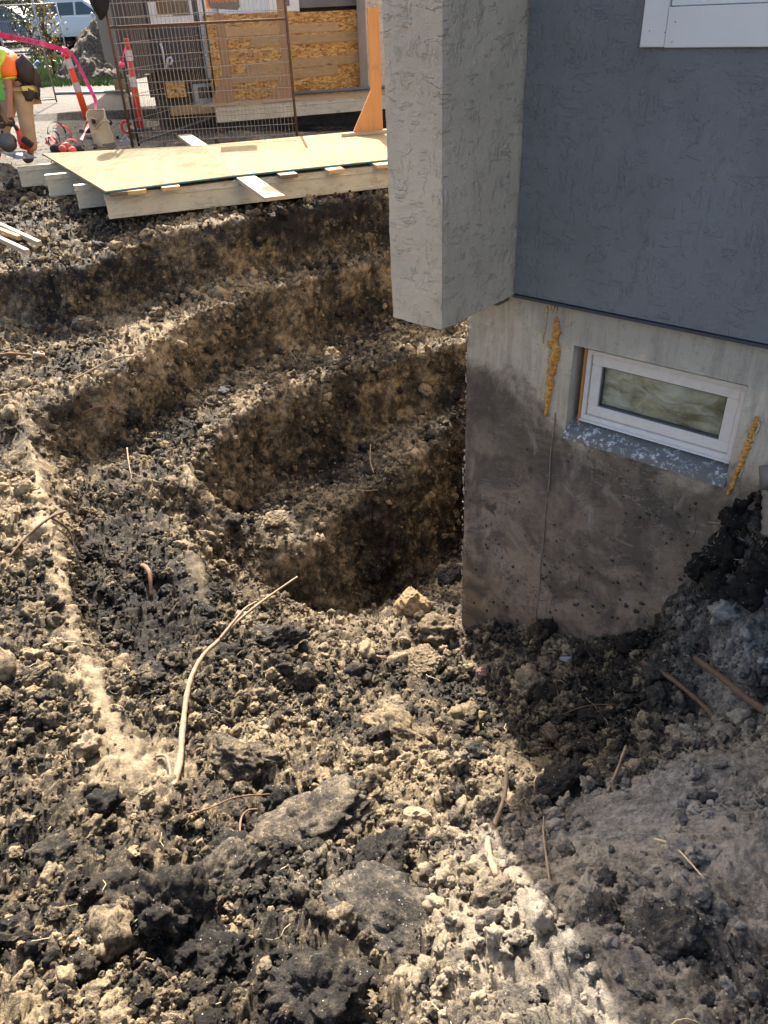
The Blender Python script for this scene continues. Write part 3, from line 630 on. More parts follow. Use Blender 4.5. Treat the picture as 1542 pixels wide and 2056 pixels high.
pil = wavy_box(sF, sT, SO + .002, .600, zT - .004, 5.6).build('pilaster', M['beige'], house)
f = MB(); f.frame_box(hp(sT - .10, .10, zT - .045), HW, HN, Z3, .06, .10, .036); f.build('dark_gap_block', M['gasket'], pil)  # block added, its dark colour standing in for the shaded gap
# main floor window
wnd = MB(); tw = .092; th = .125
wnd.frame_box(hp(ws0, SO + .018, wz0 + .002), HW, HN, Z3, tw, .03, wz1 - wz0, .002)
win = wnd.build('window', M['white'], house)
f = MB(); f.frame_box(hp(ws0 + tw + .0015, SO + .0165, wz0), HW, HN, Z3, ws1 - ws0 - tw, .03, th, .002); f.build('bottom_casing', M['white'], win)
f = MB(); f.frame_box(hp(ws0 + tw + .0015, SO + .0165, wz1 - .1), HW, HN, Z3, ws1 - ws0 - tw, .03, .1, .002); f.frame_box(hp(ws1 - tw, SO + .02, wz0 + th + .001), HW, HN, Z3, tw, .03, wz1 - wz0 - th - .1); f.build('casing', M['white'], win)
fr0, fr1, fz0, fz1 = ws0 + tw + .004, ws1 - tw, wz0 + th + .003, wz1 - .1
def ring(mb, s0, s1, z0, z1, wd, off, dep, bev=.002):
    mb.frame_box(hp(s0, off, z0), HW, HN, Z3, s1 - s0, dep, wd, bev); mb.frame_box(hp(s0, off, z1 - wd), HW, HN, Z3, s1 - s0, dep, wd, bev)
    mb.frame_box(hp(s0, off - .0005, z0 + wd), HW, HN, Z3, wd, dep, z1 - z0 - 2 * wd, bev); mb.frame_box(hp(s1 - wd, off - .0005, z0 + wd), HW, HN, Z3, wd, dep, z1 - z0 - 2 * wd, bev)
f = MB(); ring(f, fr0, fr1, fz0, fz1, .035, SO + .006, .06); f.build('frame', M['white'], win)
f = MB(); ring(f, fr0 + .037, fr1 - .037, fz0 + .037, fz1 - .037, .007, SO - .002, .04, 0); f.build('gasket', simple('light_gasket', (.38, .37, .36), .5), win)
f = MB(); f.frame_box(hp(fr0 + .03, SO - .02, fz0 + .03), HW, HN, Z3, fr1 - fr0 - .06, .006, fz1 - fz0 - .06); f.build('blind', simple('white_blind', (.70, .74, .80), .5, .03), win)
for (u_, v_) in ((1304, 62), (1335, 65), (1356, 44), (1349, 84)): f = MB(); p = wall(u_, v_, SO + .018); f.ell(p, (.0022, .0022, .0022), None, 6, 4); f.build('nail', M['gasket'], win)
# basement window
IN = -.075
def wi(u, v, off=IN): p = wall(u, v, off); return float(p @ HW), float(p[2])
b0, bt = wi(1172, 697); _, bb = wi(1165, 836); b1, _ = wi(1499, 775); b0 = wi(1176, 760)[0]; b1 = wi(1487, 845)[0]
f = MB(); ring(f, b0, b1, bb, min(bt, o_zt - .002), .022, IN + .012, .07, .002); bwin = f.build('basement_window', M['white2'], house)
f = MB(); ring(f, b0 + .024, b1 - .024, bb + .024, bt - .024, .052, IN, .05, .004); f.build('sash', M['white2'], bwin)
g0, g1, gz0, gz1 = b0 + .077, b1 - .077, bb + .077, bt - .077
f = MB(); ring(f, g0 - .002, g1 + .002, gz0 - .002, gz1 + .002, .006, IN - .010, .03, 0); f.build('gasket', M['gasket'], bwin)
f = MB(); f.frame_box(hp(g0, IN - .02, gz0), HW, HN, Z3, g1 - g0, .005, gz1 - gz0); f.build('pane', M['glass'], bwin)
vs = []; fs = []; n1_, n2_ = 60, 30
for i in range(n1_):
    for j in range(n2_):
        s_ = g0 - .02 + (g1 - g0 + .04) * i / (n1_ - 1); z_ = gz0 - .02 + (gz1 - gz0 + .04) * j / (n2_ - 1)
        vs.append(hp(s_, IN - .045 + .012 * float(fbm(np.array([[s_ * 9 + z_ * 6, z_ * 14 - s_ * 4, 2.0]]), 3)[0]), z_))
f = MB(); f.add(vs, [(i * n2_ + j, (i + 1) * n2_ + j, (i + 1) * n2_ + j + 1, i * n2_ + j + 1) for i in range(n1_ - 1) for j in range(n2_ - 1)]); f.build('plastic_sheet', M['sheet'], bwin, True)
f = MB()
for q in ([(1280, 742), (1308, 747), (1304, 755), (1297, 762), (1286, 750)], [(1315, 752), (1342, 757), (1341, 762), (1320, 757)]): f.prism([wall(*p, IN - .019) for p in q], HN * -.001)
f.build('label_scrap', simple('torn_paper', (.62, .6, .55), .7), bwin)
f = MB(); f.frame_box(hp(o_s0 + .03, -.055, o_zb + .012), HW, HN, Z3, b0 - o_s0 - .031, .1, o_zt - o_zb - .014, .003); f.build('wood_buck', M['buck'], bwin)
f = MB(); zi = bb - .004
f.add([hp(o_s0 - .012, .012, o_zb - .03), hp(o_s1 + .002, .012, o_zb - .03), hp(o_s1 + .002, .004, o_zb + .006), hp(o_s0 - .012, .004, o_zb + .006), hp(o_s0 + .001, -.1, zi), hp(o_s1 - .001, -.1, zi), hp(o_s0 + .001, -.1, zi - .06), hp(o_s1 - .001, -.1, zi - .06)],
      [(0, 1, 2, 3), (3, 2, 5, 4), (1, 7, 5, 2), (0, 3, 4, 6), (0, 6, 7, 1)]); f.build('sill', M['sill'], bwin)
f = MB(); f.frame_box(hp(b0, IN + .03, bb - .006), HW, HN, Z3, b1 - b0, .03, .006); f.build('drip_edge', M['white'], bwin)
# foam beads squeezed out of the form tie slots
def foam(px, rad, name, seed):
    random.seed(seed); f = MB(); pts = [wall(*p, .004) for p in px]; fine = []
    for a, b_ in zip(pts[:-1], pts[1:]):
        k_ = max(2, int(np.linalg.norm(b_ - a) / .006)); fine += [a + (b_ - a) * t for t in np.linspace(0, 1, k_, endpoint=False)]
    for i, p in enumerate(fine):
        r = rad * random.uniform(.6, 1.25) * (.6 + .4 * math.sin(math.pi * min(1, (i + 3) / len(fine) * 1.1))) ; f.ell(p + HW * random.uniform(-.3, .3) * rad, (r, r * .8, r * random.uniform(.7, 1.2)), None, 8, 6, .45, seed + i)
    return f.build(name, M['foam'], house, True)
f1 = foam([(1117, 640), (1119, 665), (1113, 690), (1119, 705), (1112, 735), (1107, 765), (1100, 795), (1096, 835)], .019, 'foam_bead', 3)
f = MB()
for i, p in enumerate([(1098, 622), (1097, 635), (1095, 650), (1093, 662), (1091, 672), (1090, 684), (1099, 690), (1105, 618), (1111, 617), (1116, 622)]): f.ell(wall(*p, .003), (.006, .006, .016), None, 7, 5, .5, i)
for i in range(16):
    t = i / 25 * random.uniform(.2, 1.9) ; t = min(t, 1); u_ = 1104 + (1086 - 1104) * t + 1; f.ell(wall(u_ + random.uniform(-2, 2), 690 + 145 * t, .002), (.006, .004, .010), None, 6, 4, .5, i + 30)
f.build('foam_skin', M['foam_pale'], f1, True, kind='stuff')
f2 = foam([(1521, 838), (1512, 862), (1506, 885), (1497, 905), (1490, 930), (1480, 950), (1470, 978), (1460, 992)], .0125, 'foam_bead', 9)
f = MB()
for i in range(24):
    t = i / 23; f.ell(wall(1527 + (1482 - 1527) * t + random.uniform(-2, 4), 845 + 110 * t, .002), (.006, .004, .010), None, 6, 4, .5, i + 60)
f.build('foam_skin', M['foam_pale'], f2, True, kind='stuff')
# ---------------------------------------------------------------- drain pipe end at the right
f = MB(); pA, pB = wall(1560, 985, .14), wall(1558, 1075, .20)
ptp = [pA + (pB - pA) * t for t in np.linspace(0, 1, 14)]; f.tube(ptp, [.055 + .004 * math.sin(i * 2.2) for i in range(14)], 16)
dp = f.build('drain_pipe', simple('grey_plastic_pipe', (.17, .155, .135), .5, .1, 20), None, True, at=pA); tag(dp, 'short grey drain pipe end over the dark soil heap right of the basement window', 'pipe')
f = MB(); f.tube([wall(1550, 935, .05), wall(1552, 985, .08)], .05, 14); f.build('pipe_collar', simple('grey_plastic_collar', (.14, .13, .12), .5), dp, True)
# ---------------------------------------------------------------- timber materials
M['ply'] = wood('plywood', (.38, .315, .19), (.29, .22, .12), 'Y', .28, .7); M['ply2'] = wood('weathered_plywood', (.33, .27, .175), (.21, .16, .10), 'Y', .5, .8)
M['spruce'] = wood('spruce', (.62, .42, .22), (.44, .25, .11), 'X', .7); M['pale'] = wood('pale_lumber', (.46, .39, .29), (.32, .25, .16), 'X', .7)
M['spruceZ'] = wood('spruce_upright', (.58, .30, .12), (.42, .19, .07), 'Z', .6); M['greywood'] = wood('grey_board', (.56, .37, .19), (.36, .22, .10), 'X', .6)
M['browned2'] = wood('dusty_upright', (.40, .24, .13), (.26, .15, .08), 'Z', .6); M['browned'] = wood('brown_spacer', (.20, .14, .09), (.11, .075, .05), 'X', .7)
M['cream'] = simple('cream_paint', (.50, .47, .38), .6, .10, 5, bmp=.15, dirt=(.33, .28, .20), scale=(1, 1, 2.2))
def osb_mat():
    m, nt, b = new_mat('osb'); v = coords(nt, (1, 1, 2.3)); vo = nd(nt, "TexVoronoi"); vo.inputs["Scale"].default_value = 17
    di = nd(nt, "TexNoise"); di.inputs["Scale"].default_value = 9; nt.links.new(v, di.inputs["Vector"])
    mx = mix(nt, .18, v, di.outputs["Color"], 'ADD'); nt.links.new(mx, vo.inputs["Vector"])
    s = nt.nodes.new("ShaderNodeSeparateColor"); nt.links.new(vo.outputs["Color"], s.inputs[0])
    c = ramp(nt, s.outputs[0], [(0.0, (.24, .095, .022)), (.35, (.46, .22, .055)), (.7, (.60, .32, .09)), (1, (.70, .45, .17))]); setc(nt, b, c); b.inputs["Roughness"].default_value = .7
    bump(nt, b, s.outputs[1], .3, .004); return m
M['osb'] = osb_mat()
M['rust'] = simple('rusty_steel', (.12, .062, .038), .75, .35, 40, .3, .3); M['wire'] = simple('galvanised_wire', (.30, .26, .22), .45, .2, 60, .7, 0)
M['galv'] = simple('galvanised_tube', (.42, .44, .45), .4, .12, 30, .6, .05); M['dkpost'] = simple('dark_green_post', (.035, .045, .04), .5, .2, 20)
ZP = .15
for k_ in ('ply', 'ply2'):
    b = M[k_].node_tree.nodes["Principled BSDF"]; b.inputs["Specular IOR Level"].default_value = .08; b.inputs["Roughness"].default_value = .95
def stain_up(m, amt=.5):
    nt = m.node_tree; b = nt.nodes["Principled BSDF"]; l = b.inputs["Base Color"].links[0]; src_ = l.from_socket
    v_ = coords(nt); f_ = ramp(nt, noise(nt, v_, 2.4, 7, .7, .6), [(.48, (0, 0, 0)), (.62, (amt,) * 3)]); c_ = mix(nt, f_, src_, (.10, .075, .05)); nt.links.new(c_, b.inputs["Base Color"])
stain_up(M['ply2'], .4); stain_up(M['ply'], .2)
FLc, S2, S1, BLc = P(212, 384, ZP), P(470, 352, ZP), P(403, 292, ZP), P(85, 308, ZP)
pdir = (S2 - FLc); pdir[2] = 0; pdir = azv(71.5); pback = np.array([-pdir[1], pdir[0], 0.0])
# plywood sheets: one cut on the skew at its left end
f = MB(); f.prism([FLc, S2, S1, BLc], (0, 0, -.018)); pw = f.build('plywood_sheet', M['ply2'], None, at=FLc); tag(pw, 'weathered plywood sheet with a skew cut left end lying on cream beams', 'plywood sheet', 'plywood sheets of the walkway over the trench')
f = MB(); f.tube([FLc - Z3 * .009 - pback * .002 + pdir * .004, S2 - Z3 * .009 - pback * .002], .0085, 5); f.build('painted_edge', simple('teal_edge_paint', (.05, .16, .17), .6), pw)
R1 = S2 + pdir * 2.5; R0 = S1 + pdir * 2.5; off_ = pdir * .004
f = MB(); f.prism([S2 + off_, R1, R0, S1 + off_], (0, 0, -.018)); pw2 = f.build('plywood_sheet', M['ply'], None, at=S2); tag(pw2, 'clean pale yellow plywood sheet under the wooden post stand', 'plywood sheet', 'plywood sheets of the walkway over the trench')
f = MB(); f.tube([S2 + off_ - Z3 * .009 - pback * .002, R1 - Z3 * .009 - pback * .002], .0085, 5); f.build('painted_edge', simple('teal_edge_paint2', (.05, .16, .17), .6), pw2)
# beams
def beam_thing(start, length, label, dirv=pdir, grp='cream beams carrying the plywood walkway', bt=.095, bh=.215, bw=.075):
    t = thing('beam', label, 'beam', start, grp); n_ = np.array([-dirv[1], dirv[0], 0]); o = np.asarray(start, float) * [1, 1, 0]
    f = MB(); f.frame_box(o + Z3 * (bt - bh), dirv, n_, Z3, length, bw, bh, .003); f.build('web', M['cream'], t)
    f = MB(); f.frame_box(o - n_ * .010 - dirv * .004 + Z3 * (bt - .052), dirv, n_, Z3, length, bw + .02, .012, .002); f.frame_box(o - n_ * .014 - dirv * .004 + Z3 * (bt - bh - .004), dirv, n_, Z3, length, bw + .028, .03, .003); f.build('flange', M['cream'], t)
    f = MB(); f.frame_box(o - n_ * .006 - dirv * .003 + Z3 * (bt - .001), dirv, n_, Z3, length, bw + .012, .006); f.build('top_lip', M['cream'], t); return t
bz = -.125
for (u_, v_), ln, lb in (((220, 440), 3.9, 'front cream beam, the longest of the walkway, along the excavation edge'), ((160, 419), 4.2, 'second cream beam back from the excavation edge, end showing'), ((101, 395), 4.4, 'third cream beam back, end under the skew plywood edge'), ((45, 376), 4.6, 'rearmost cream beam, end below the worker with the saw')):
    p = P(u_, v_, bz); beam_thing((p[0], p[1], bz), ln, lb)
# spacers between sheet and front beam
def on_edge(u):  # point of the sheet's front edge at pixel column u
    best = min((FLc + pdir * t for t in np.linspace(-.1, 3.6, 400)), key=lambda q: abs(proj(q)[0] - u)); return best
for i, (u0, u1, mt, lb) in enumerate(((219, 255, 'browned', 'dark brown spacer block at the left corner of the plywood'), (255, 293, 'spruce', 'light spacer block, leftmost light one under the plywood edge'), (323, 360, 'spruce', 'light spacer block between the left corner and the cross plank'), (561, 598, 'browned', 'dark spacer block right of the cross plank'), (659, 692, 'spruce', 'orange spacer block midway between cross plank and pilaster'), (756, 800, 'spruce', 'orange spacer block beside the pilaster'))):
    a, b_ = on_edge(u0), on_edge(u1); f = MB(); f.frame_box(np.array([a[0], a[1], .0955]) + pback * -.015, pdir, pback, Z3, float(np.linalg.norm(b_ - a)), .3, .036, .003)
    o = f.build('spacer_block', M[mt], None, at=(a[0], a[1], .0955)); tag(o, lb, 'wood block', 'spacer blocks between plywood and front beam')
f = MB(); f.frame_box(np.array([FLc[0], FLc[1], .0955]) + pback * .3 + pdir * .1, pdir, pback, Z3, 3.6, .03, .034); o = f.build('sleeper', M['browned'], None, at=FLc); tag(o, 'dark brown sleeper strip hidden in the gap under the plywood', 'wood strip')
# plank across, under the joint of the sheets, sticking out in front
pa, pb = P(356, 271, .1315), P(525, 392, .1315); d_ = pb - pa; ln = np.linalg.norm(d_); d_ /= ln; n_ = np.array([-d_[1], d_[0], 0])
f = MB(); f.frame_box(pa + n_ * .0 - Z3 * .036, d_, n_, Z3, ln + .12, .19, .035, .002); o = f.build('plank', M['pale'], None, at=pa); tag(o, 'bare pale plank laid crosswise under the plywood joint, both ends sticking out', 'plank')
# post stands: upright, gusset, foot board
def stand(base, h, label, dirv, mt='spruceZ'):
    t = thing('post_stand', label, 'post stand', base, 'wooden post stands with triangular gussets'); o = np.asarray(base, float); n_ = np.array([-dirv[1], dirv[0], 0])
    f = MB(); f.frame_box(o - dirv * .07, dirv, n_, Z3, .14, .04, h, .002); f.build('post', M[mt], t)
    f = MB(); f.prism([o - dirv * .0705, o - dirv * .0705 + Z3 * .50, o - dirv * .34 + Z3 * .03, o - dirv * .34], n_ * .02); f.build('gusset', M[mt], t)
    f = MB(); f.frame_box(o - dirv * .50 - n_ * .045, dirv, n_, Z3, .62, .04, .04, .002); f.build('foot', M['pale'], t); return t
pb_ = P(759, 268, ZP); st = stand(pb_, 1.37, 'orange upright post with triangular gusset standing on the plywood beside the pilaster', pdir)
f = MB(); q = pb_ + Z3 * .72 - pback * .0008
for k_ in range(5): f.frame_box(q + pdir * (-.045 + .018 * k_), pdir, pback, Z3, .003, .001, .05); f.frame_box(q + pdir * (-.045 + .018 * k_) + Z3 * (.02 * (k_ % 3)), pdir, pback, Z3, .014, .0012, .004)
f.build('grade_stamp', M['gasket'], st)
# three lumber strips lying at the left edge
for (a, b_, lb) in (((-60, 424), (80, 489), 'upper of the three pale strips of lumber at the left edge, the longest'), ((-60, 440), (40, 478), 'middle, shortest of the three pale lumber strips at the left edge'), ((-60, 452), (56, 506), 'lowest of the three pale strips of lumber at the left edge')):
    pa, pb = P(*a, -.22), P(*b_, -.28); f = MB(); f.beam(pa, pb, .045, .045, bev=.002); o = f.build('lumber_strip', M['spruce'] if 'middle' in lb else M['pale'], None, at=pb); tag(o, lb, 'lumber', 'lumber strips lying on the clods')

# ---------------------------------------------------------------- neighbouring house across the trench
ndir = azv(72.0); nb_ = np.array([-ndir[1], ndir[0], 0.0])
N0 = P(445, 226, .0)                      # foot of the boarded front
def npl(u, v, off=0.0): n = nb_; return onpl(u, v, n, float(N0 @ n) - off)
nh = thing('neighbour_house', 'grey house across the site with a boarded up porch front of strand board', 'house', (N0[0], N0[1], 0))
def nbox(name, u0, v0, u1, v1, off, dep, mat, parent=nh, bev=0, label=None, kind=None):
    """box on the neighbour wall: spans pixel (u0,v0) top left to (u1,v1) bottom right at its own plane"""
    a, b_ = npl(u0, v1, off), npl(u1, v0, off); s0, s1 = a @ ndir, b_ @ ndir; zb, zt = a[2], b_[2]
    o = ndir * s0 + nb_ * (a @ nb_) + Z3 * zb; f = MB(); f.frame_box(o, ndir, nb_, Z3, s1 - s0, dep, zt - zb, bev); return f.build(name, mat, parent, label=label, kind=kind)
gw = npl(300, 146, -.3)
s_l, s_r = float(npl(298, 100, -.3) @ ndir), float(npl(432, 100, -.3) @ ndir); nB = float(npl(300, 100, -.3) @ nb_); zfw = float(gw[2])
f = MB(); f.frame_box(ndir * s_l + nb_ * nB + Z3 * zfw, ndir, nb_, Z3, 9, .2, 3.9 - zfw); f.build('stucco_wall', M['dgrey'], nh)
s_p = float(npl(238, 100, -.05) @ ndir); f = MB(); f.frame_box(ndir * s_p + nb_ * (nB - .25) + Z3 * zfw, ndir, nb_, Z3, s_l - s_p, 7.5, 3.9 - zfw); f.build('pilaster', M['browngrey'], nh)
f = MB(); f.frame_box(ndir * (s_l - .02) + nb_ * (nB + .05) + Z3 * -.6, ndir, nb_, Z3, 9, .2, .6 + zfw); f.build('foundation', simple('dark_foundation', (.055, .048, .042), .9, .3, 10), nh)
for i, u_ in enumerate(range(302, 392, 9)): 
    if not 336 < u_ < 372: nbox('slat', u_, 150, u_ + 5, 196, -.30, .03, simple('dark_slat', (.05, .042, .036), .8) if i == 0 else bpy.data.materials['dark_slat'])
nbox('board', 337, 163, 370, 197, -.28, .02, M['osb'])
w0 = nbox('window', 303, 0, 383, 48, -.285, .03, M['white']); 
a, b_ = npl(303, 48, -.27), npl(383, 48, -.27)
nbox('pane', 317, -30, 341, 29, -.265, .012, simple('dark_pane', (.05, .055, .045), .08), w0); nbox('pane', 347, -30, 373, 31, -.265, .012, bpy.data.materials['dark_pane'], w0)
bwn = nbox('basement_window', 393, 166, 436, 210, -.27, .03, simple('grey_window', (.33, .35, .37), .5)); nbox('pane', 400, 173, 432, 198, -.262, .012, bpy.data.materials['dark_pane'], bwn)
f = MB(); f.frame_box(npl(345, 233, -.1) + Z3 * 0, ndir, nb_, Z3, 1.5, .2, .14); f.build('window_well_board', M['greywood'], nh)
ct = nbox('corner_trim', 418, -60, 426, 158, -.24, .04, M['white'])
f = MB(); p_ = npl(421, 92, -.2); f.ell(p_, (.10, .07, .30), None, 10, 8, .3, 4); f.build('bag', simple('pale_blue_plastic', (.45, .55, .66), .4, .1, 10), ct, True)
f = MB(); f.tube([npl(322, 86, -.22), npl(326, 100, -.22), npl(332, 138, -.22)], .022, 8); f.tube([npl(334, 138, -.2), npl(337, 118, -.18), npl(343, 114, -.18), npl(346, 122, -.18), npl(342, 130, -.18)], .022, 8); f.build('vent_pipe', M['white'], nh, True)
# strand board panels and boards of the boarded front
osb = nbox('osb_panel', 432, 22, 598, 214, .0, .02, M['osb']); nbox('osb_panel', 600, 18, 745, 205, .002, .02, M['osb'])
for (u0, vt0, vb0, u1, vt1, mt) in ((436, 57, 76, 681, 44, 'spruce'), (503, 76, 95, 742, 62, 'greywood'), (496, 128, 147, 742, 105, 'greywood'), (455, 150, 170, 681, 131, 'greywood')):
    a, b_ = npl(u0, vb0, .012), npl(u1, vt1, .012); a2 = npl(u0, vt0, .012); hh = a2[2] - a[2]; c_ = npl(u1, vt1, .012); dr = c_ - a2; ln = np.linalg.norm(dr); dr /= ln; zz_ = np.cross(dr, nb_); zz_ = zz_ if zz_[2] > 0 else -zz_
    f = MB(); f.frame_box(a, dr, nb_, zz_, ln, .038, hh, .003); f.build('board', M[mt], nh)
nbox('porch_wall', 583, -250, 745, 17, -.06, .1, stucco_mat('porch_stucco', (.20, .19, .175), .6, .5)); 
f = MB(); pc0 = npl(737, 100, .55); f.frame_box(np.array([pc0[0], pc0[1], .12]), ndir, nb_, Z3, .9, .5, 3.7); f.build('porch_column', M['beige'], nh)
dr_ = nbox('door', 540, -200, 583, 26, -.05, .04, M['white']); nbox('door_panel', 566, -20, 579, 12, -.035, .01, simple('slate_panel', (.10, .11, .14), .4), dr_)
nbox('garage_door', 440, -200, 540, 30, -.07, .04, simple('pale_blue_white', (.62, .68, .74), .4, .03))
f = MB(); f.frame_box(ndir * (s_l - 1) + nb_ * (nB - .1) + Z3 * 3.91, ndir, nb_, Z3, 10, 7, .12); f.build('roof', M['gasket'], nh)
# far walkway beam and the pipe above it, two stands leaning on the boarded front
fb = P(437, 246, -.02); fb2 = np.array([fb[0], fb[1], 0]); beam_thing((fb[0], fb[1], -.02), 3.7, 'far cream beam at the foot of the boarded porch front', ndir, 'cream beams at the far walkway', .19, .21)
f = MB(); f.frame_box(fb2 + nb_ * .1 + Z3 * .196, ndir, nb_, Z3, 3.7, .7, .02); o = f.build('walkway_board', M['greywood'], None, at=fb2); tag(o, 'narrow grey walkway board on the far beam', 'board')
f = MB(); f.tube([fb2 + nb_ * .7 + Z3 * .27 + ndir * 1.3, fb2 + nb_ * .7 + Z3 * .27 + ndir * 3.9], .03, 8); o = f.build('black_pipe', M['gasket'], None, True, at=fb2); tag(o, 'black pipe lying along the foot of the boarded front', 'pipe')
for (u_, v_, h_, lb) in ((466, 226, 1.32, 'brown post stand with gusset at the left end of the boarded front'), (584, 215, 1.5, 'brown post stand with gusset behind the right post of the rusty fence')):
    b3 = onpl(u_, v_, nb_, float(fb2 @ nb_) + .12); stand((b3[0], b3[1], .217), h_, lb, ndir, 'browned2')

# ---------------------------------------------------------------- fences
def fence_panel(name, a, b_, h, label, matf, nv, zs_h, rails, wr=.0022, group=None, lean=(0, 0, 0), z0=0.0, pr=.019):
    a, b_ = np.asarray(a, float), np.asarray(b_, float); t = thing(name, label, 'fence panel', a, group); dv = b_ - a; L_ = np.linalg.norm(dv); dv /= L_; U_ = Z3 * h + np.asarray(lean, float)
    for p in (a, b_): f = MB(); f.tube([p, p + U_], pr, 8); f.build('post', matf, t, True)
    for z_ in rails: f = MB(); f.tube([a + U_ * z_, b_ + U_ * z_], pr * .8, 8); f.build('rail', matf, t, True)
    f = MB()
    for k_ in range(1, nv): p = a + dv * L_ * k_ / nv + U_ * .02; f.tube([p, p + U_ * .97], wr * .62, 4, False)
    f.build('upright_wires', M['wire'], t, kind='stuff')
    f = MB(); rr_ = random.Random(3)
    for z_ in zs_h: f.tube([a + U_ * z_, a + dv * L_ * .5 + U_ * (z_ + rr_.uniform(-.006, .006)), b_ + U_ * z_], wr, 5, False)
    f.build('cross_wires', M['wire'], t, kind='stuff'); return t
LA, RA = P(267, 296, 0), P(597, 277, 0)
hz = [0.03, .09, .165, .235, .31, .385, .46, .535, .61, .685, .75, .825, .875, .93, .97]
fence_panel('fence_panel', LA, RA, 2.05, 'front rusty brown wire fence panel standing behind the plywood walkway', M['rust'], 44, hz, (.70,), .0042, 'rusty temporary fence panels')
f = MB()
RB = P(440, 238, 0); LB = LA + np.array([.06, .12, 0])
fence_panel('fence_panel', LB, RB, 2.05, 'rear rusty fence panel angled back to the boarded house', M['dkpost'], 22, hz[::2], (.02,), .0035, 'rusty temporary fence panels', z0=0)
ga, gb = P(-140, 218, 0), P(114, 205, 0)
hz2 = [.05, .2, .35, .5, .65, .8, .95]
fence_panel('grey_fence_panel', ga, gb, 2.0, 'galvanised fence panel at the far left, its end post nearest the orange delineator', M['galv'], 60, hz2, (.03, .985), .0035, 'galvanised fence panels')
gc, gd = P(28, 172, .02), P(148, 166, .02)
fence_panel('grey_fence_panel', gc, gd, 2.0, 'galvanised fence panel farther back, beside the dirt mound', M['galv'], 34, hz2, (.03, .985), .0035, 'galvanised fence panels')
ge, gf = P(-120, 180, .02), P(27, 172, .02)
fence_panel('grey_fence_panel', ge, gf, 2.0, 'farther galvanised fence panel cut off by the left picture edge', M['galv'], 30, hz2, (.03, .985), .0035, 'galvanised fence panels')
f = MB(); f.tube([P(112, 187, .05), P(250, 184, .05)], .035, 8); o = f.build('steel_pipe', M['galv'], None, True, at=P(180, 186, .05)); tag(o, 'galvanised pipe lying on the ground between fence and dirt mound', 'pipe')
f = MB(); f.frame_box(P(232, 186, 0), azv(80), np.array([-azv(80)[1], azv(80)[0], 0]), Z3, .5, .05, .28); o = f.build('wood_offcut', M['spruce'], None, at=P(232, 190, 0)); tag(o, 'tan plywood offcut standing behind the left post of the rusty fence', 'board')
sg = P(232, 12, 0)
# hooded black fabric hanging on the left fence post
f = MB(); c_ = LA + Z3 * 1.78 + np.array([-.06, -.03, 0]); f.ell(c_, (.12, .07, .26), None, 12, 9, .5, 5); o = f.build('black_jacket', simple('black_cloth', (.012, .012, .014), .9), None, True, at=c_); tag(o, 'black cloth hung over the top of the left rusty fence post', 'cloth')
# white sign with black hexagon on the fence
n_f = np.array([-(RA - LA)[1], (RA - LA)[0], 0]); n_f /= np.linalg.norm(n_f); fd = (RA - LA) / np.linalg.norm(RA - LA)
def onf(u, v, off=0.0): return onpl(u, v, n_f, float(LA @ n_f) - off)
sgn = thing('warning_sign', 'orange and black warning sign fixed high on the rusty fence', 'sign', onf(447, 20, .02))
a_ = onf(413, 4, .02); f = MB()
W_ = float((onf(481, 10) - onf(413, 10)) @ fd); zt_ = onf(447, -60)[2]; zb_ = onf(418, 21)[2]
f.frame_box(a_ * [1, 1, 0] + Z3 * (zb_ + .02), fd, n_f, Z3, W_, .006, zt_ - zb_); f.build('panel', simple('orange_print', (.72, .20, .03), .5), sgn)
A_ = lambda s_, z_: a_ * [1, 1, 0] + fd * s_ + Z3 * z_ - n_f * .002
f = MB(); f.prism([A_(.03, zb_ + .05), A_(.06, zb_ + .02), A_(W_ - .04, zb_ - .012), A_(W_ - .008, zb_ + .02), A_(W_ - .008, zb_ + .17), A_(W_ - .04, zb_ + .2), A_(.06, zb_ + .2), A_(.03, zb_ + .17)], n_f * -.003); f.build('black_field', M['gasket'], sgn)
def text_mesh(txt, origin, ex, ey, height, width=None, lift=.001, name='lettering', mat=None, parent=None):
    cu = bpy.data.curves.new('t', 'FONT'); cu.body = txt; cu.size = 1; cu.extrude = 0; cu.resolution_u = 2; o = bpy.data.objects.new('t', cu); SC.collection.objects.link(o)
    bpy.context.view_layer.update(); me_ = o.evaluated_get(bpy.context.evaluated_depsgraph_get()).to_mesh(); vs_ = np.array([v_.co[:] for v_ in me_.vertices]); fs_ = [tuple(p.vertices) for p in me_.polygons]; o.to_mesh_clear()
    bpy.data.objects.remove(o); vs_[:, :2] -= vs_[:, :2].min(0); k_ = height / vs_[:, 1].max(); kx = k_ if width is None else width / vs_[:, 0].max()
    ex, ey = np.asarray(ex, float), np.asarray(ey, float); n = np.cross(ex, ey)
    return [np.asarray(origin) + ex * a * kx + ey * b * k_ + n * lift for a, b, _ in vs_], fs_
tv, tf = text_mesh('WARNING', A_(.05, zb_ + .075), fd, Z3, .085, W_ - .09, .006)
f = MB(); f.add(tv, tf); f.build('lettering', bpy.data.materials['orange_print'], sgn)
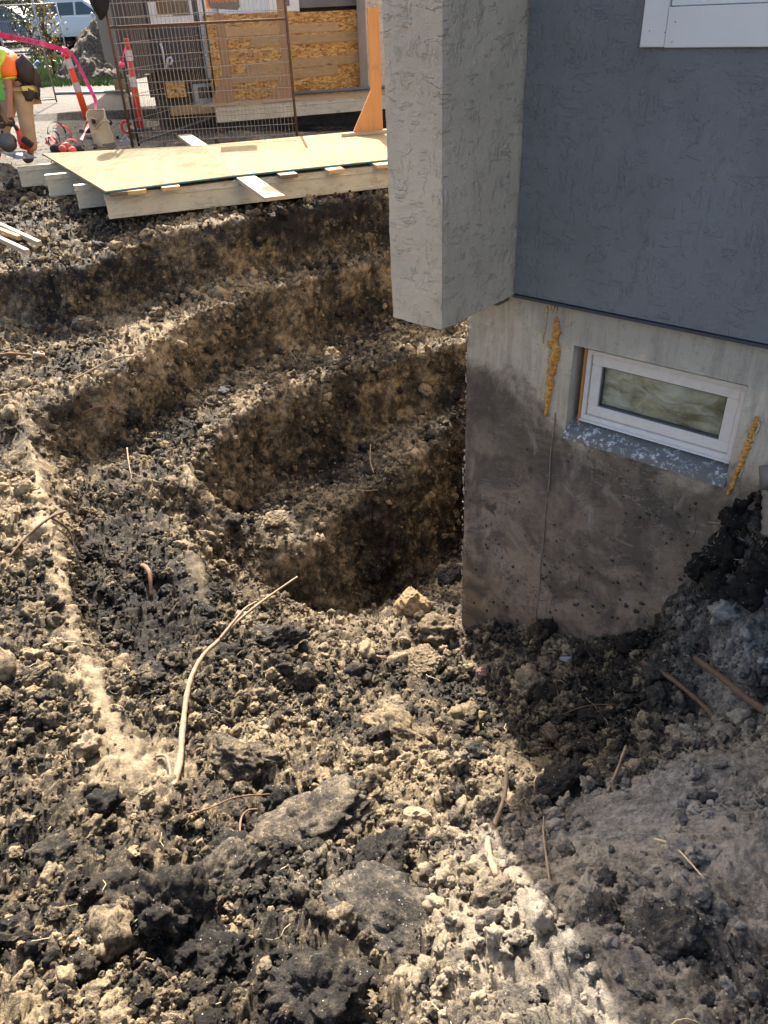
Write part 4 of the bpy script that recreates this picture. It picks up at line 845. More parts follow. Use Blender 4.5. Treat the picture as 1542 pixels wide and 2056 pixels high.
# ---------------------------------------------------------------- dirt mound, kerb, grass, road
def mound(name, label, cx, cy, rx, ry, h, z0, mat, seed, n=90, kind='structure'):
    X, Y = np.meshgrid(np.linspace(-1.15, 1.15, n), np.linspace(-1.15, 1.15, n)); r = np.hypot(X, Y)
    P3 = np.stack([X.ravel() * rx + cx, Y.ravel() * ry + cy, np.zeros(X.size)], 1); nz = fbm(P3 * 1.3 + seed, 4).reshape(X.shape)
    w1_, _, i1 = worley(P3 * 3.2 + seed); Z = h * np.clip(1 - r ** 1.6 + .25 * nz, -.1, 2) ** .9 * (r < 1.3) if False else h * np.maximum(0, 1 - r ** 1.7 + .22 * nz) + .16 * ((.6 - w1_) * i1).reshape(X.shape)
    Z += .05 * fbm(P3 * 9, 3).reshape(X.shape) + .04 * perlin(P3 * 22).reshape(X.shape); Z = np.where(r > 1.02, z0 - .1, z0 + Z)
    P3[:, 2] = Z.ravel(); me_ = grid_mesh(name, P3, n, n)
    for a_, v_ in (("dry", .46), ("sand", .15), ("grey", .2)): fattr(me_, a_, np.full(n * n, v_))
    me_.materials.append(mat); o = bpy.data.objects.new(name, me_); SC.collection.objects.link(o); o['kind'] = kind; o['label'] = label; return P3
c = P(205, 165, 0); mp3 = mound('dirt_mound', 'clumpy grey brown soil mound behind the orange delineator', c[0] + .1, c[1] + 1.0, 1.55, 2.6, 1.5, 0, M['soil'], 3, 120)
m, nt, b = new_mat('grass_blades'); v = coords(nt); setc(nt, b, ramp(nt, noise(nt, v, 3, 3, .6), [(.3, (.045, .10, .018)), (.7, (.14, .22, .04))])); b.inputs["Roughness"].default_value = .6; M['grass'] = m
m, nt, b = new_mat('leaf_green'); oi = nt.nodes.new("ShaderNodeNewGeometry"); setc(nt, b, ramp(nt, oi.outputs["Random Per Island"], [(0, (.02, .045, .012)), (.6, (.06, .10, .02)), (1, (.16, .17, .03))])); b.inputs["Roughness"].default_value = .5; b.inputs["Transmission Weight"].default_value = 0; M['leaf'] = m
m, nt, b = new_mat('leaf_yellow'); oi = nt.nodes.new("ShaderNodeNewGeometry"); setc(nt, b, ramp(nt, oi.outputs["Random Per Island"], [(0, (.05, .06, .012)), (.45, (.26, .19, .03)), (1, (.55, .36, .05))])); b.inputs["Roughness"].default_value = .5; M['leafy'] = m
M['bark'] = simple('bark', (.07, .052, .04), .9, .3, 12, bmp=.5); M['asphalt'] = simple('asphalt', (.09, .09, .09), .9, .12, 8); M['kerb'] = simple('kerb_concrete', (.34, .33, .30), .85, .1, 6)
def leaves(mb, pts, size, rnd):
    for p in pts:
        a = rnd.normal(size=3); a /= np.linalg.norm(a); b_ = np.cross(a, rnd.normal(size=3)); b_ /= np.linalg.norm(b_); s_ = size * rnd.uniform(.6, 1.3)
        mb.add([p - a * s_, p + b_ * s_ * .5, p + a * s_, p - b_ * s_ * .5], [(0, 1, 2, 3)])
def tree(name, label, cat, x, y, z, h, r, mat, nl, seed, leafs=.09, low=.0, stems=5):
    rnd = np.random.default_rng(seed); t = thing(name, label, cat, (x, y, z), 'trees and shrubs along the street'); tm = MB(); tips = []
    tm.tube([(x, y, z - .1), (x + .05, y, z + h * .3), (x - .04, y, z + h * .62), (x, y, z + h * .9)], [.035 * h * .6, .028 * h * .6, .014 * h * .6, .004 * h], 7)
    for k_ in range(stems):
        a = rnd.uniform(0, 6.28); z0 = z + h * rnd.uniform(.12, .55); e = np.array([x + math.cos(a) * r * rnd.uniform(.5, .95), y + math.sin(a) * r * .9, z0 + h * rnd.uniform(.15, .4)])
        tm.tube([(x, y, z0), ((x + e[0]) / 2, (y + e[1]) / 2, (z0 + e[2]) / 2 + .1), e], [.011 * h, .007 * h, .002 * h], 5); tips.append(e)
    tm.build('trunk', M['bark'], t, True); lm = MB(); cl = []
    for k_ in range(46):
        d3 = rnd.normal(size=3); d3 /= np.linalg.norm(d3); q = rnd.uniform(.25, 1) ** .5; cl.append((np.array([x, y, z + h * (.5 + low) + 0]) + d3 * np.array([r, r, h * (.48 - low * .3)]) * q, rnd.uniform(.12, .32) * r))
    ps = [c_ + rnd.normal(size=3) * s_ for (c_, s_) in cl for _ in range(nl // 46)]; ps = [p for p in ps if p[2] > z + .05]
    leaves(lm, ps, leafs, rnd); lm.build('crown', mat, t); return t
tree('shrub', 'yellow leaved shrub in front of the parked white car', 'shrub', *aty(88, 60, 27)[:2], .1, 2.5, .42, M['leafy'], 900, 4, .05)
tree('shrub', 'tall olive green shrub at the top left between the two parked cars', 'shrub', *aty(52, 40, 31)[:2], .25, 2.9, .6, M['leaf'], 1100, 5, .06)
tree('tree', 'dark green street tree at the top left corner behind the dark car', 'tree', *aty(-20, 10, 52)[:2], .5, 7, 3.0, M['leaf'], 4000, 6, .2)
tree('tree', 'yellow green street tree behind the gap between the parked cars', 'tree', *aty(70, 10, 56)[:2], .5, 7.5, 2.6, M['leafy'], 4000, 7, .2)
tree('tree', 'green tree rising over the roof of the parked white car', 'tree', *aty(170, 5, 60)[:2], .5, 8, 3.4, M['leaf'], 4200, 8, .22)
tree('tree', 'green tree beside the grey neighbouring house', 'tree', *aty(225, 5, 54)[:2], .5, 7, 2.4, M['leaf'], 3600, 9, .2)
# building far behind, pale
fbld = thing('far_building', 'pale blue building glimpsed behind the street trees', 'building', (-24, 88, .5))
f = MB(); f.frame_box((-52, 86, .4), (1, 0, 0), (0, 1, 0), Z3, 34, 10, 7); f.build('wall', simple('pale_blue_wall', (.42, .47, .52), .7, .1, .4), fbld)
for i in range(9): f = MB(); f.frame_box((-50 + i * 3.6, 85.97, 1.6), (1, 0, 0), (0, 1, 0), Z3, 1.6, .1, 1.5); f.build('window', bpy.data.materials['dark_pane'], fbld)
# road, kerb and verge
f = MB(); f.add([(-120, 37.5, .505), (60, 37.5, .505), (60, 50, .515), (-120, 50, .515)], [(0, 1, 2, 3)]); o = f.build('road', M['asphalt'], None); o['kind'] = 'structure'
f = MB(); f.frame_box(P(-200, 158, .0) - Z3 * .1, azv(88), np.array([-azv(88)[1], azv(88)[0], 0]), Z3, 12, .16, .26, .02); o = f.build('kerb', M['kerb'], None); o['kind'] = 'structure'
rnd = np.random.default_rng(5); f = MB()
for i in range(15000):
    u_ = rnd.uniform(-60, 215); y_ = rnd.uniform(24, 35); x_ = aty(u_, 100, y_)[0]; z_ = float(outer_h(np.array([x_]), np.array([y_]))[0]); hh = rnd.uniform(.06, .20); a = rnd.uniform(0, 3.14); dx, dy = math.cos(a) * .025, math.sin(a) * .025
    f.add([(x_ - dx, y_ - dy, z_), (x_ + dx, y_ + dy, z_), (x_ + rnd.normal() * .05, y_ + rnd.normal() * .05, z_ + hh)], [(0, 1, 2)])
o = f.build('grass', M['grass'], None); tag(o, 'strip of green grass between the kerb and the street', 'grass', kind='stuff')
# ---------------------------------------------------------------- parked cars
def carpaint(name, col):
    m, nt, b = new_mat(name); b.inputs["Base Color"].default_value = (*col, 1); b.inputs["Roughness"].default_value = .25; b.inputs["Coat Weight"].default_value = .6; return m
M['glass_dk'] = carpaint('tinted_glass', (.03, .05, .055)); M['tyre'] = simple('tyre_rubber', (.015, .015, .016), .8); M['rim'] = simple('alloy_rim', (.45, .46, .47), .35, .05, metal=.8)
M['lamp'] = carpaint('lamp_lens', (.7, .72, .72)); M['red'] = simple('red_lens', (.45, .02, .015), .3)
def car(pos, yaw, label, col, L_=4.7, Wd=1.85, H_=1.72):
    t = thing('parked_car', label, 'car', pos, 'cars parked on the street'); c_, s_ = math.cos(yaw), math.sin(yaw); EX, EY = np.array([c_, s_, 0]), np.array([-s_, c_, 0]); O = np.asarray(pos, float)
    T = lambda x, y, z: O + EX * x + EY * y + Z3 * z
    prof = [(-.5, .28), (-.5, .55), (-.485, .66), (-.30, .70), (.22, .70), (.44, .62), (.5, .50), (.5, .28)]
    lower = [(x * L_, z * H_ * .82) for x, z in [(-.5, .30), (-.502, .72), (-.47, .80), (-.1, .83), (.2, .80), (.42, .70), (.495, .58), (.5, .30)]]
    f = MB(); st = [(-1, .90, .06), (-.97, .98, .0), (-.5, 1, 0), (.5, 1, 0), (.97, .98, 0), (1, .90, .06)]; k_ = len(lower); vs_ = []
    for (yy, sc_, dz) in st:
        for (x, z) in lower: vs_.append(T(x * sc_ ** .3, yy * Wd / 2, z - dz * (1 if z > .6 else -1)))
    fs_ = [(i * k_ + j, i * k_ + j + 1, (i + 1) * k_ + j + 1, (i + 1) * k_ + j) for i in range(len(st) - 1) for j in range(k_ - 1)] + [tuple(range(k_))[::-1], tuple((len(st) - 1) * k_ + j for j in range(k_))]
    f.add(vs_, fs_); f.build('body', col, t, True)
    zb = H_ * .66; f = MB(); top = [(-.47, zb), (-.40, H_ * .96), (-.30, H_), (.02, H_), (.10, H_ * .97), (.27, zb)]; k_ = len(top); vs_ = []
    for yy in (-1, 1):
        for (x, z) in top: vs_.append(T(x * L_, yy * (Wd / 2 - .03 - .17 * (z - zb) / (H_ - zb)), z))
    f.add(vs_, [tuple(range(k_))[::-1], tuple(range(k_, 2 * k_))] + [(j, j + 1, k_ + j + 1, k_ + j) for j in range(k_ - 1)]); f.build('cabin', col, t)
    def quad(name, q, mt, par=t): g = MB(); g.add(q, [(0, 1, 2, 3)]); g.prism(q, (q[1] - q[0]) * 0 + np.cross(q[1] - q[0], q[3] - q[0]) / np.linalg.norm(np.cross(q[1] - q[0], q[3] - q[0])) * .006) if False else None; return g.build(name, mt, par)
    def yw(z): return Wd / 2 - .03 - .17 * (z - zb) / (H_ - zb)
    quad('windscreen', [T(.262 * L_, -yw(zb) + .08, zb + .06), T(.262 * L_, yw(zb) - .08, zb + .06), T(.113 * L_ + .02, yw(H_ * .95) - .06, H_ * .955), T(.113 * L_ + .02, -yw(H_ * .95) + .06, H_ * .955)], M['glass_dk'])
    quad('rear_window', [T(-.468 * L_, -yw(zb) + .1, zb + .06), T(-.41 * L_, -yw(H_ * .93) + .1, H_ * .93), T(-.41 * L_, yw(H_ * .93) - .1, H_ * .93), T(-.468 * L_, yw(zb) - .1, zb + .06)], M['glass_dk'])
    for sg_ in (-1, 1):
        for (xa, xb, xc, xd) in ((-.44, -.24, -.24, -.385), (-.22, .0, .0, -.22), (.02, .235, .085, .02)):
            z1, z2 = zb + .05, H_ * .93; quad('side_window', [T(xa * L_, sg_ * (yw(z1) + .006), z1), T(xb * L_, sg_ * (yw(z1) + .006), z1), T(xc * L_, sg_ * (yw(z2) + .006), z2), T(xd * L_, sg_ * (yw(z2) + .006), z2)], M['glass_dk'])
        for xw in (-.31, .32):
            g = MB(); cc = T(xw * L_, sg_ * (Wd / 2 - .10), .34); g.tube([cc - EY * .11, cc + EY * .11], .34, 20); wh = g.build('wheel', M['tyre'], t, False)
            g = MB(); g.tube([cc - EY * .115, cc + EY * .115], .21, 14); g.build('rim', M['rim'], wh)
        g = MB(); g.ell(T(.475 * L_, sg_ * (Wd / 2 - .26), H_ * .47), (.10, .17, .08), (EX, EY, Z3)); g.build('headlight', M['lamp'], t, True)
        g = MB(); g.ell(T(-.49 * L_, sg_ * (Wd / 2 - .2), H_ * .52), (.06, .12, .16), (EX, EY, Z3)); g.build('tail_light', M['red'], t, True)
        g = MB(); g.ell(T(.19 * L_, sg_ * (Wd / 2 + .10), H_ * .68), (.07, .10, .08), (EX, EY, Z3)); g.build('mirror', col, t, True)
    g = MB(); g.frame_box(T(.497 * L_, -.5, H_ * .30), EX, EY, Z3, .02, 1.0, H_ * .13); g.build('grille', M['tyre'], t)
    g = MB(); g.frame_box(T(-.5 * L_ - .03, -.8, .25), EX, EY, Z3, L_ + .05, 1.6, .12); g.build('bumper', M['tyre'], t)
w_ = aty(178, 60, 39.5); car((w_[0], 39.5, .51), math.radians(-14), 'silver white van like car parked on the street above the dirt mound', carpaint('white_silver_paint', (.62, .64, .65)), 4.9, 1.9, 1.85)
w_ = aty(22, 60, 41); car((w_[0], 41, .51), math.radians(-8), 'dark blue car parked on the street at the top left corner', carpaint('dark_blue_paint', (.05, .07, .13)), 4.7, 1.85, 1.75)
sg_ = P(70, 48, .5)
f = MB(); q = ga + (gb - ga) * ((P(70, 48, 0)[0] - ga[0]) / (gb - ga)[0]) if False else None
gdv = (gb - ga) / np.linalg.norm(gb - ga); gn = np.array([-gdv[1], gdv[0], 0]); pc_ = onpl(70, 48, gn, float(ga @ gn) + -.03)
s_ = MB(); s_.frame_box(pc_ - gdv * .06 - Z3 * .05, gdv, gn, Z3, .12, .006, .10); so = s_.build('notice', M['white'], None, at=pc_); tag(so, 'small white square notice with a round mark on the galvanised fence', 'sign')
s_ = MB(); s_.tube([pc_ - gn * .002 + (gdv * math.cos(a) + Z3 * math.sin(a)) * .03 for a in np.linspace(0, 6.28, 15)], .006, 5); s_.build('round_mark', simple('green_print', (.10, .22, .16), .6), so)

# ---------------------------------------------------------------- delineators and tape
M['orange'] = simple('orange_plastic', (.95, .085, .015), .45, .06, 6, bmp=.02); M['orange2'] = simple('faded_red_plastic', (.62, .055, .04), .5, .1, 8, bmp=.02); M['band'] = simple('reflective_band', (.62, .56, .54), .35, .06, 30, bmp=.03)
M['blackrub'] = simple('black_rubber', (.02, .02, .02), .8)
def delineator(base, top, label, mat, r=.052):
    t = thing('delineator_post', label, 'delineator post', base, 'orange delineator posts'); b3, t3 = np.asarray(base, float), np.asarray(top, float); ax_ = t3 - b3; q = lambda s_: b3 + ax_ * s_
    f = MB(); f.tube([q(0), q(.90)], [r * 1.1, r * .88], 16); f.tube([q(.90), q(.93), q(.97), q(.985), q(1.0)], [r * .88, r * .6, r * .55, r * .75, r * .6], 12); f.build('tube', mat, t, True)
    for (a_, c_) in ((.49, .60), (.77, .88)): f = MB(); f.tube([q(a_), q(c_)], [r * 1.07, r * 1.02], 16, False); f.build('reflective_band', M['band'], t, True)
    f = MB(); f.tube([b3 - Z3 * .02, b3 + Z3 * .035, b3 + Z3 * .045], [.19, .18, .07], 8); f.build('base', M['blackrub'], t); return t
d1b = P(183, 262, 0); d1t = aty(129, 97, d1b[1] - .1); delineator(d1b, d1t, 'bright orange delineator leaning left with pink tape tied round its top', M['orange'])
d2b = P(283, 262, 0); d2t = aty(254, 77, d2b[1] - .05); delineator(d2b, d2t, 'faded red delineator standing behind the rusty fence panel', M['orange2'])
m, nt, b = new_mat('pink_tape'); setc(nt, b, ramp(nt, noise(nt, coords(nt), 14, 3), [(.3, (.85, .03, .14)), (.7, (.95, .10, .26))])); b.inputs["Roughness"].default_value = .35; M['tape'] = m; M['ink'] = simple('black_ink', (.03, .01, .015), .6)
def tape(pts, wid, label, texts, tw=0.0, parent=None, flat=Z3):
    pts = [np.asarray(p, float) for p in pts]
    seg = np.cumsum([0] + [np.linalg.norm(b_ - a) for a, b_ in zip(pts[:-1], pts[1:])]); n = int(seg[-1] / .03); S_ = np.linspace(0, seg[-1], n); C_ = np.array([[np.interp(s_, seg, [p[i] for p in pts]) for i in range(3)] for s_ in S_])
    for _ in range(3): C_[1:-1] = .25 * C_[:-2] + .5 * C_[1:-1] + .25 * C_[2:]
    up_ = []
    for i in range(n):
        t_ = C_[min(i + 1, n - 1)] - C_[max(0, i - 1)]; t_ /= np.linalg.norm(t_); view = np.array([0, -1, .15]); a = np.cross(t_, view); a /= np.linalg.norm(a); 
        if a[2] < 0 and abs(t_[2]) < .8: a = -a
        if up_ and a @ up_[-1] < 0: a = -a
        ang = tw * math.sin(i * .22) ; a2 = a * math.cos(ang) + np.cross(t_, a) * math.sin(ang); up_.append(a2)
    up_ = np.array(up_); f = MB(); vs_ = []
    for i in range(n): vs_ += [C_[i] - up_[i] * wid / 2, C_[i] + up_[i] * wid / 2]
    f.add(vs_, [(2 * i, 2 * i + 2, 2 * i + 3, 2 * i + 1) for i in range(n - 1)]); o = f.build('barrier_tape', M['tape'], parent, True, at=None if parent is not None else C_[0])
    if parent is None: tag(o, label, 'barrier tape', 'pink barrier tape')
    for (s0, txt, sgn_) in texts:
        tv_, tf_ = text_mesh(txt, (0, 0, 0), (1, 0, 0), (0, 1, 0), wid * .55); out = []
        for (x_, y_, _) in tv_:
            s_ = s0 + x_ * sgn_; i = np.interp(s_, S_, np.arange(n)); i0 = int(min(n - 2, i)); w__ = i - i0; p_ = C_[i0] * (1 - w__) + C_[i0 + 1] * w__; u_ = up_[i0] * (1 - w__) + up_[i0 + 1] * w__; p_ = p_ + u_ * (y_ - wid * .27) * (1 if sgn_ > 0 else -1); 
            out.append(p_ + np.array([0, -.006, .001]))
        g = MB(); g.add(out, tf_); g.build('lettering', M['ink'], o)
    return o
Yt = d1t[1] - .08
tape([aty(-30, 62, Yt - .6), aty(0, 70, Yt - .5), aty(40, 78, Yt - .3), aty(80, 86, Yt - .15), aty(110, 95, Yt), aty(128, 101, Yt)], .075, 'pink tape running from the left picture edge to the top of the orange delineator', [(.35, 'DO NOT ENTER', 1)], .35)
tape([aty(133, 100, Yt), aty(148, 112, Yt), aty(162, 140, Yt), aty(178, 172, Yt - .1), aty(192, 200, Yt - .2), aty(192, 222, Yt - .4), aty(183, 243, Yt - .8), aty(172, 262, Yt - 1.2), aty(162, 282, Yt - 1.6)], .055, 'loose pink tape hanging from the orange delineator down to the harness', [(.75, 'DO NOT', 1), (1.35, 'ENTER DO NOT', 1)], .35)
f = MB()
for i in range(5): a = i * 1.3; f.ell(d1t + np.array([math.cos(a) * .035, math.sin(a) * .03 - .02, -.02 - .02 * i]), (.035, .03, .03), None, 8, 6, .5, i)
o = f.build('tape_knot', M['tape'], None, True, at=d1t); tag(o, 'knot of pink tape wound round the top of the orange delineator', 'tape knot')
kf = aty(244, 130, LA[1] - .03); f = MB(); f.ell(kf, (.04, .03, .035), None, 8, 6, .5, 2); f.tube([kf, kf + np.array([.06, -.02, .12]), kf + np.array([.10, 0, .2])], .010, 5); o = f.build('tape_knot', M['tape'], None, True, at=kf); tag(o, 'small pink tape knot on the left post of the rusty fence', 'tape knot')
# ---------------------------------------------------------------- canvas bucket, harness, jack
M['canvas'] = simple('canvas', (.50, .43, .31), .9, .10, 12, bmp=.3); M['rope'] = simple('rope', (.52, .42, .28), .9, .2, 50, bmp=.3); M['dark'] = simple('dark_webbing', (.02, .018, .02), .8, .3, 20); M['redweb'] = simple('red_webbing', (.55, .05, .05), .7, .2, 20)
bb_ = P(210, 293, .02); buck = thing('canvas_bucket', 'tan canvas tool bucket with rope handle standing behind the plywood', 'tool bucket', bb_)
f = MB(); N_ = 20; rings = []; zs__ = [0, .05, .12, .2, .28, .34, .38]
for ri, z_ in enumerate(zs__):
    for j in range(N_):
        a = 2 * math.pi * j / N_; rr_ = .145 + .012 * math.sin(3 * a + z_ * 9) - .02 * (z_ / .38) ; hz_ = z_ * (1 + .28 * math.sin(a) * (z_ / .38) + .12 * math.cos(2 * a) * (z_ / .38)); rings.append(bb_ + np.array([math.cos(a) * rr_ - .02 * z_ / .38, math.sin(a) * rr_, hz_]))
f.add(rings, [(i * N_ + j, i * N_ + (j + 1) % N_, (i + 1) * N_ + (j + 1) % N_, (i + 1) * N_ + j) for i in range(len(zs__) - 1) for j in range(N_)] + [tuple(range(N_))[::-1]]); f.build('body', M['canvas'], buck, True)
f = MB(); top = rings[-N_:]; f.tube(top + [top[0]], .010, 6); f.build('rim', M['rope'], buck, True)
f = MB(); f.tube([bb_ + Z3 * -.01, bb_ + Z3 * .045], .150, 20, False); f.build('base_band', simple('grey_band', (.14, .14, .145), .7), buck)
f = MB(); f.tube([aty(192, 240, bb_[1] - .15), aty(184, 236, bb_[1] - .2), aty(172, 244, bb_[1] - .2), aty(168, 258, bb_[1] - .2), aty(173, 270, bb_[1] - .2), aty(186, 268, bb_[1] - .2), aty(194, 262, bb_[1] - .17)], .009, 6); f.tube([aty(193, 258, bb_[1] - .17), aty(205, 243, bb_[1] - .17), aty(217, 242, bb_[1] - .15), aty(223, 248, bb_[1] - .12)], .010, 6); f.build('handle', M['rope'], buck, True)
f = MB(); f.ell(aty(188, 244, bb_[1] - .14), (.03, .02, .035), None, 7, 5, .2); f.ell(aty(222, 246, bb_[1] - .12), (.025, .02, .035), None, 7, 5, .2); f.build('handle_patch', M['dark'], buck, True)
hb = P(128, 297, .02); har = thing('safety_harness', 'black and red safety harness lying in a heap beside the canvas bucket', 'harness', hb)
random.seed(5)
def loopstrap(name, c_, rx, rz, w_, mat, tilt, par=har, n=16, a0=0, a1=6.28, th=.004):
    f = MB(); vs_ = []
    for i in range(n):
        a = a0 + (a1 - a0) * i / (n - 1); p = np.asarray(c_) + np.array([math.cos(a) * rx, math.sin(a) * tilt, rz + math.sin(a) * rz]); vs_ += [p - np.array([0, w_ / 2, 0]), p + np.array([0, w_ / 2, w_ * .3])]
    f.add(vs_, [(2 * i, 2 * i + 2, 2 * i + 3, 2 * i + 1) for i in range(n - 1)]); f.build(name, mat, par, True)
for i, (u_, v_, rx, rz, mt) in enumerate(((120, 292, .13, .15, 'dark'), (126, 292, .16, .13, 'redweb'), (112, 296, .08, .10, 'dark'), (132, 298, .12, .08, 'dark'), (145, 300, .10, .06, 'redweb'), (150, 298, .13, .05, 'dark'), (108, 300, .07, .09, 'redweb'), (158, 301, .09, .03, 'dark'))):
    loopstrap('strap', P(u_, v_, .02), rx, rz, .05, M[mt], random.uniform(-.08, .08))
f = MB(); f.ell(P(120, 300, .06), (.14, .09, .07), None, 10, 7, .5, 4); f.ell(P(150, 300, .04), (.12, .08, .05), None, 10, 7, .5, 7); f.build('padding', M['dark'], har, True)
for (u_, v_) in ((126, 287), (146, 290), (133, 281)): f = MB(); f.ell(P(u_, v_ + 12, .16), (.05, .03, .045), None, 9, 6, .4, u_); f.build('red_pad', simple('coral_red_pad', (.72, .10, .07), .6) if u_ == 126 else bpy.data.materials['coral_red_pad'], har, True)
f = MB(); f.frame_box(P(128, 272, .12), (.5, .2, .8), (.8, 0, -.5), (0, 1, 0), .10, .03, .005); f.build('buckle', M['rim'], har)
jb = P(252, 292, 0); jk = thing('jack_wheel', 'small swivel jack with red ring and grey wheels at the left fence post', 'jack', jb)
f = MB(); c_ = aty(252, 255, jb[1] - .05); f.tube([c_ + np.array([math.cos(a) * .055, 0, math.sin(a) * .075]) for a in np.linspace(0, 6.28, 14)], .018, 6); f.build('ring', M['redweb'], jk, True)
for (u_, v_) in ((256, 285), (246, 288)): f = MB(); c_ = aty(u_, v_, jb[1] - .05); f.tube([c_ - np.array([.0, .02, 0]), c_ + np.array([0, .02, 0])], .04, 12); f.build('wheel', M['galv'], jk)
f = MB(); f.tube([aty(246, 284, jb[1] - .05), aty(258, 262, jb[1] - .05)], .012, 6); f.tube([aty(250, 270, jb[1] - .05), aty(259, 284, jb[1] - .05)], .01, 6); f.build('arm', M['galv'], jk, True)
# ---------------------------------------------------------------- the worker bending over his saw
Yp = 11.25
def A(u, v, dy=0.0): return aty(u, v, Yp + dy)
def skin(name, nodes, edges, mat, parent=None, root=0, sub=2, at=None):
    me_ = bpy.data.meshes.new(name); org = ORI[parent.name] if parent is not None else np.asarray(at)
    me_.from_pydata([tuple(np.asarray(n_[0]) - org) for n_ in nodes], edges, []); o = bpy.data.objects.new(name, me_); SC.collection.objects.link(o)
    md = o.modifiers.new('s', 'SKIN'); 
    for i, n_ in enumerate(nodes): me_.skin_vertices[0].data[i].radius = (n_[1], n_[1] if len(n_) < 3 else n_[2])
    me_.skin_vertices[0].data[root].use_root = True; o.modifiers.new('d', 'SUBSURF').levels = sub; o.modifiers['d'].render_levels = sub
    bpy.context.view_layer.update(); ev = o.evaluated_get(bpy.context.evaluated_depsgraph_get()); nm = bpy.data.meshes.new_from_object(ev); o.modifiers.clear(); o.data = nm; nm.name = name
    nm.materials.clear(); nm.materials.append(mat); nm.polygons.foreach_set("use_smooth", [True] * len(nm.polygons))
    if parent is not None: o.parent = parent
    else: o.location = tuple(map(float, org))
    ORI[o.name] = org; return o
M['skin'] = simple('skin', (.40, .19, .12), .55, .06, 20, bmp=.03); M['vest'] = simple('orange_vest', (.90, .17, .01), .6, .08, 9, bmp=.1); M['lime'] = simple('lime_stripe', (.62, .72, .06), .4, .06); M['silver'] = simple('silver_stripe', (.55, .56, .52), .3, .05)
M['khaki'] = simple('khaki_canvas', (.42, .30, .18), .85, .14, 7, bmp=.25); M['glove'] = simple('grey_glove', (.055, .05, .045), .85, .3, 30, bmp=.3); M['boot'] = simple('leather_boot', (.10, .06, .035), .7, .3, 20); M['leather'] = simple('dark_leather', (.035, .024, .02), .6, .35, 14, bmp=.3)
pel = A(40, 168)
body = skin('person', [(pel, .16, .14), (A(30, 140), .15, .13), (A(5, 118), .17, .14), (A(-22, 112), .14, .12), (A(-36, 112), .055), (A(-52, 120), .09, .10), (A(-60, 128), .07, .085),
    (A(8, 112, -.2), .075), (A(16, 155, -.24), .055), (A(19, 196, -.24), .046), (A(21, 226, -.26), .034), (A(20, 240, -.28), .036),
    (A(-18, 112, .2), .075), (A(-14, 150, .24), .052), (A(-8, 195, .1), .045), (A(-4, 228, 0), .034), (A(0, 244, -.05), .036),
    (A(44, 178, -.1), .10), (A(52, 245, -.1), .068), (A(62, 312, -.08), .045), (A(56, 322, -.16), .04), (A(20, 178, .14), .10), (A(6, 248, .16), .068), (A(-6, 316, .16), .045), (A(-14, 324, .08), .04)],
    [(0, 1), (1, 2), (2, 3), (3, 4), (4, 5), (5, 6), (2, 7), (7, 8), (8, 9), (9, 10), (10, 11), (3, 12), (12, 13), (13, 14), (14, 15), (15, 16), (0, 17), (17, 18), (18, 19), (19, 20), (0, 21), (21, 22), (22, 23), (23, 24)], M['skin'], at=(pel[0], pel[1], 0))
tag(body, 'worker in orange vest and khaki trousers bending over a circular saw', 'person')
skin('vest', [(A(38, 150), .185, .165), (A(24, 132), .19, .17), (A(2, 116), .205, .18), (A(-22, 112), .17, .15), (A(12, 120, -.17), .13), (A(16, 140, -.22), .115), (A(21, 160, -.24), .105)], [(0, 1), (1, 2), (2, 3), (2, 4), (4, 5), (5, 6)], M['vest'], body)
skin('sleeve_band', [(A(18, 155, -.245), .112), (A(20, 161, -.25), .112)], [(0, 1)], M['lime'], body, sub=1)
skin('sleeve_band', [(A(19, 158, -.246), .116), (A(19.6, 159.8, -.248), .116)], [(0, 1)], M['silver'], body, sub=1)
skin('vest_stripe', [(A(4, 98, -.19), .05), (A(4, 118, -.26), .05), (A(3, 140, -.26), .05), (A(0, 160, -.2), .05)], [(0, 1), (1, 2), (2, 3)], M['lime'], body)
skin('trousers', [(A(42, 168), .19, .16), (A(46, 190, -.1), .13), (A(50, 225, -.1), .108), (A(56, 262, -.1), .10), (A(63, 306, -.08), .095), (A(20, 190, .14), .13), (A(8, 248, .16), .10), (A(-5, 306, .16), .09)], [(0, 1), (1, 2), (2, 3), (3, 4), (0, 5), (5, 6), (6, 7)], M['khaki'], body)
for (a_, b_) in (((62, 314, -.08), (50, 321, -.22)), ((-6, 316, .16), (-18, 322, .02))): skin('boot', [(A(*a_), .075), (A(*b_), .058)], [(0, 1)], M['boot'], body)
for (w0, hx, hy, dy) in (((21, 228), 20, 242, -.28), ((-4, 230), 2, 246, -.06)):
    g = skin('glove', [(A(w0[0], w0[1], dy + .02), .042), (A(hx, hy, dy), .048, .034)], [(0, 1)], M['glove'], body, sub=1)
    for k_ in range(4): s_ = MB(); s_.tube([A(hx - 3 + k_ * 2.6, hy + 3, dy - .03), A(hx - 2 + k_ * 2.7, hy + 9, dy - .055), A(hx - 1 + k_ * 2.3, hy + 12 - abs(k_ - 1.5), dy - .03)], [.013, .012, .010], 6); s_.build('finger', M['glove'], g, True)
    s_ = MB(); s_.tube([A(hx + 5, hy - 3, dy - .02), A(hx + 9, hy + 3, dy - .03), A(hx + 9, hy + 8, dy - .03)], [.014, .012, .010], 6); s_.build('thumb', M['glove'], g, True)
s_ = MB(); s_.ell(A(-60, 108), (.13, .13, .10), None, 14, 8); s_.ell(A(-70, 112), (.17, .14, .02), None, 14, 6); s_.build('hard_hat', simple('white_hat', (.7, .7, .68), .35, .03), body, True)
skin('tool_belt', [(A(28, 160, -.12), .05), (A(44, 150, -.17), .05), (A(58, 152, -.08), .05)], [(0, 1), (1, 2)], M['leather'], body, sub=1)
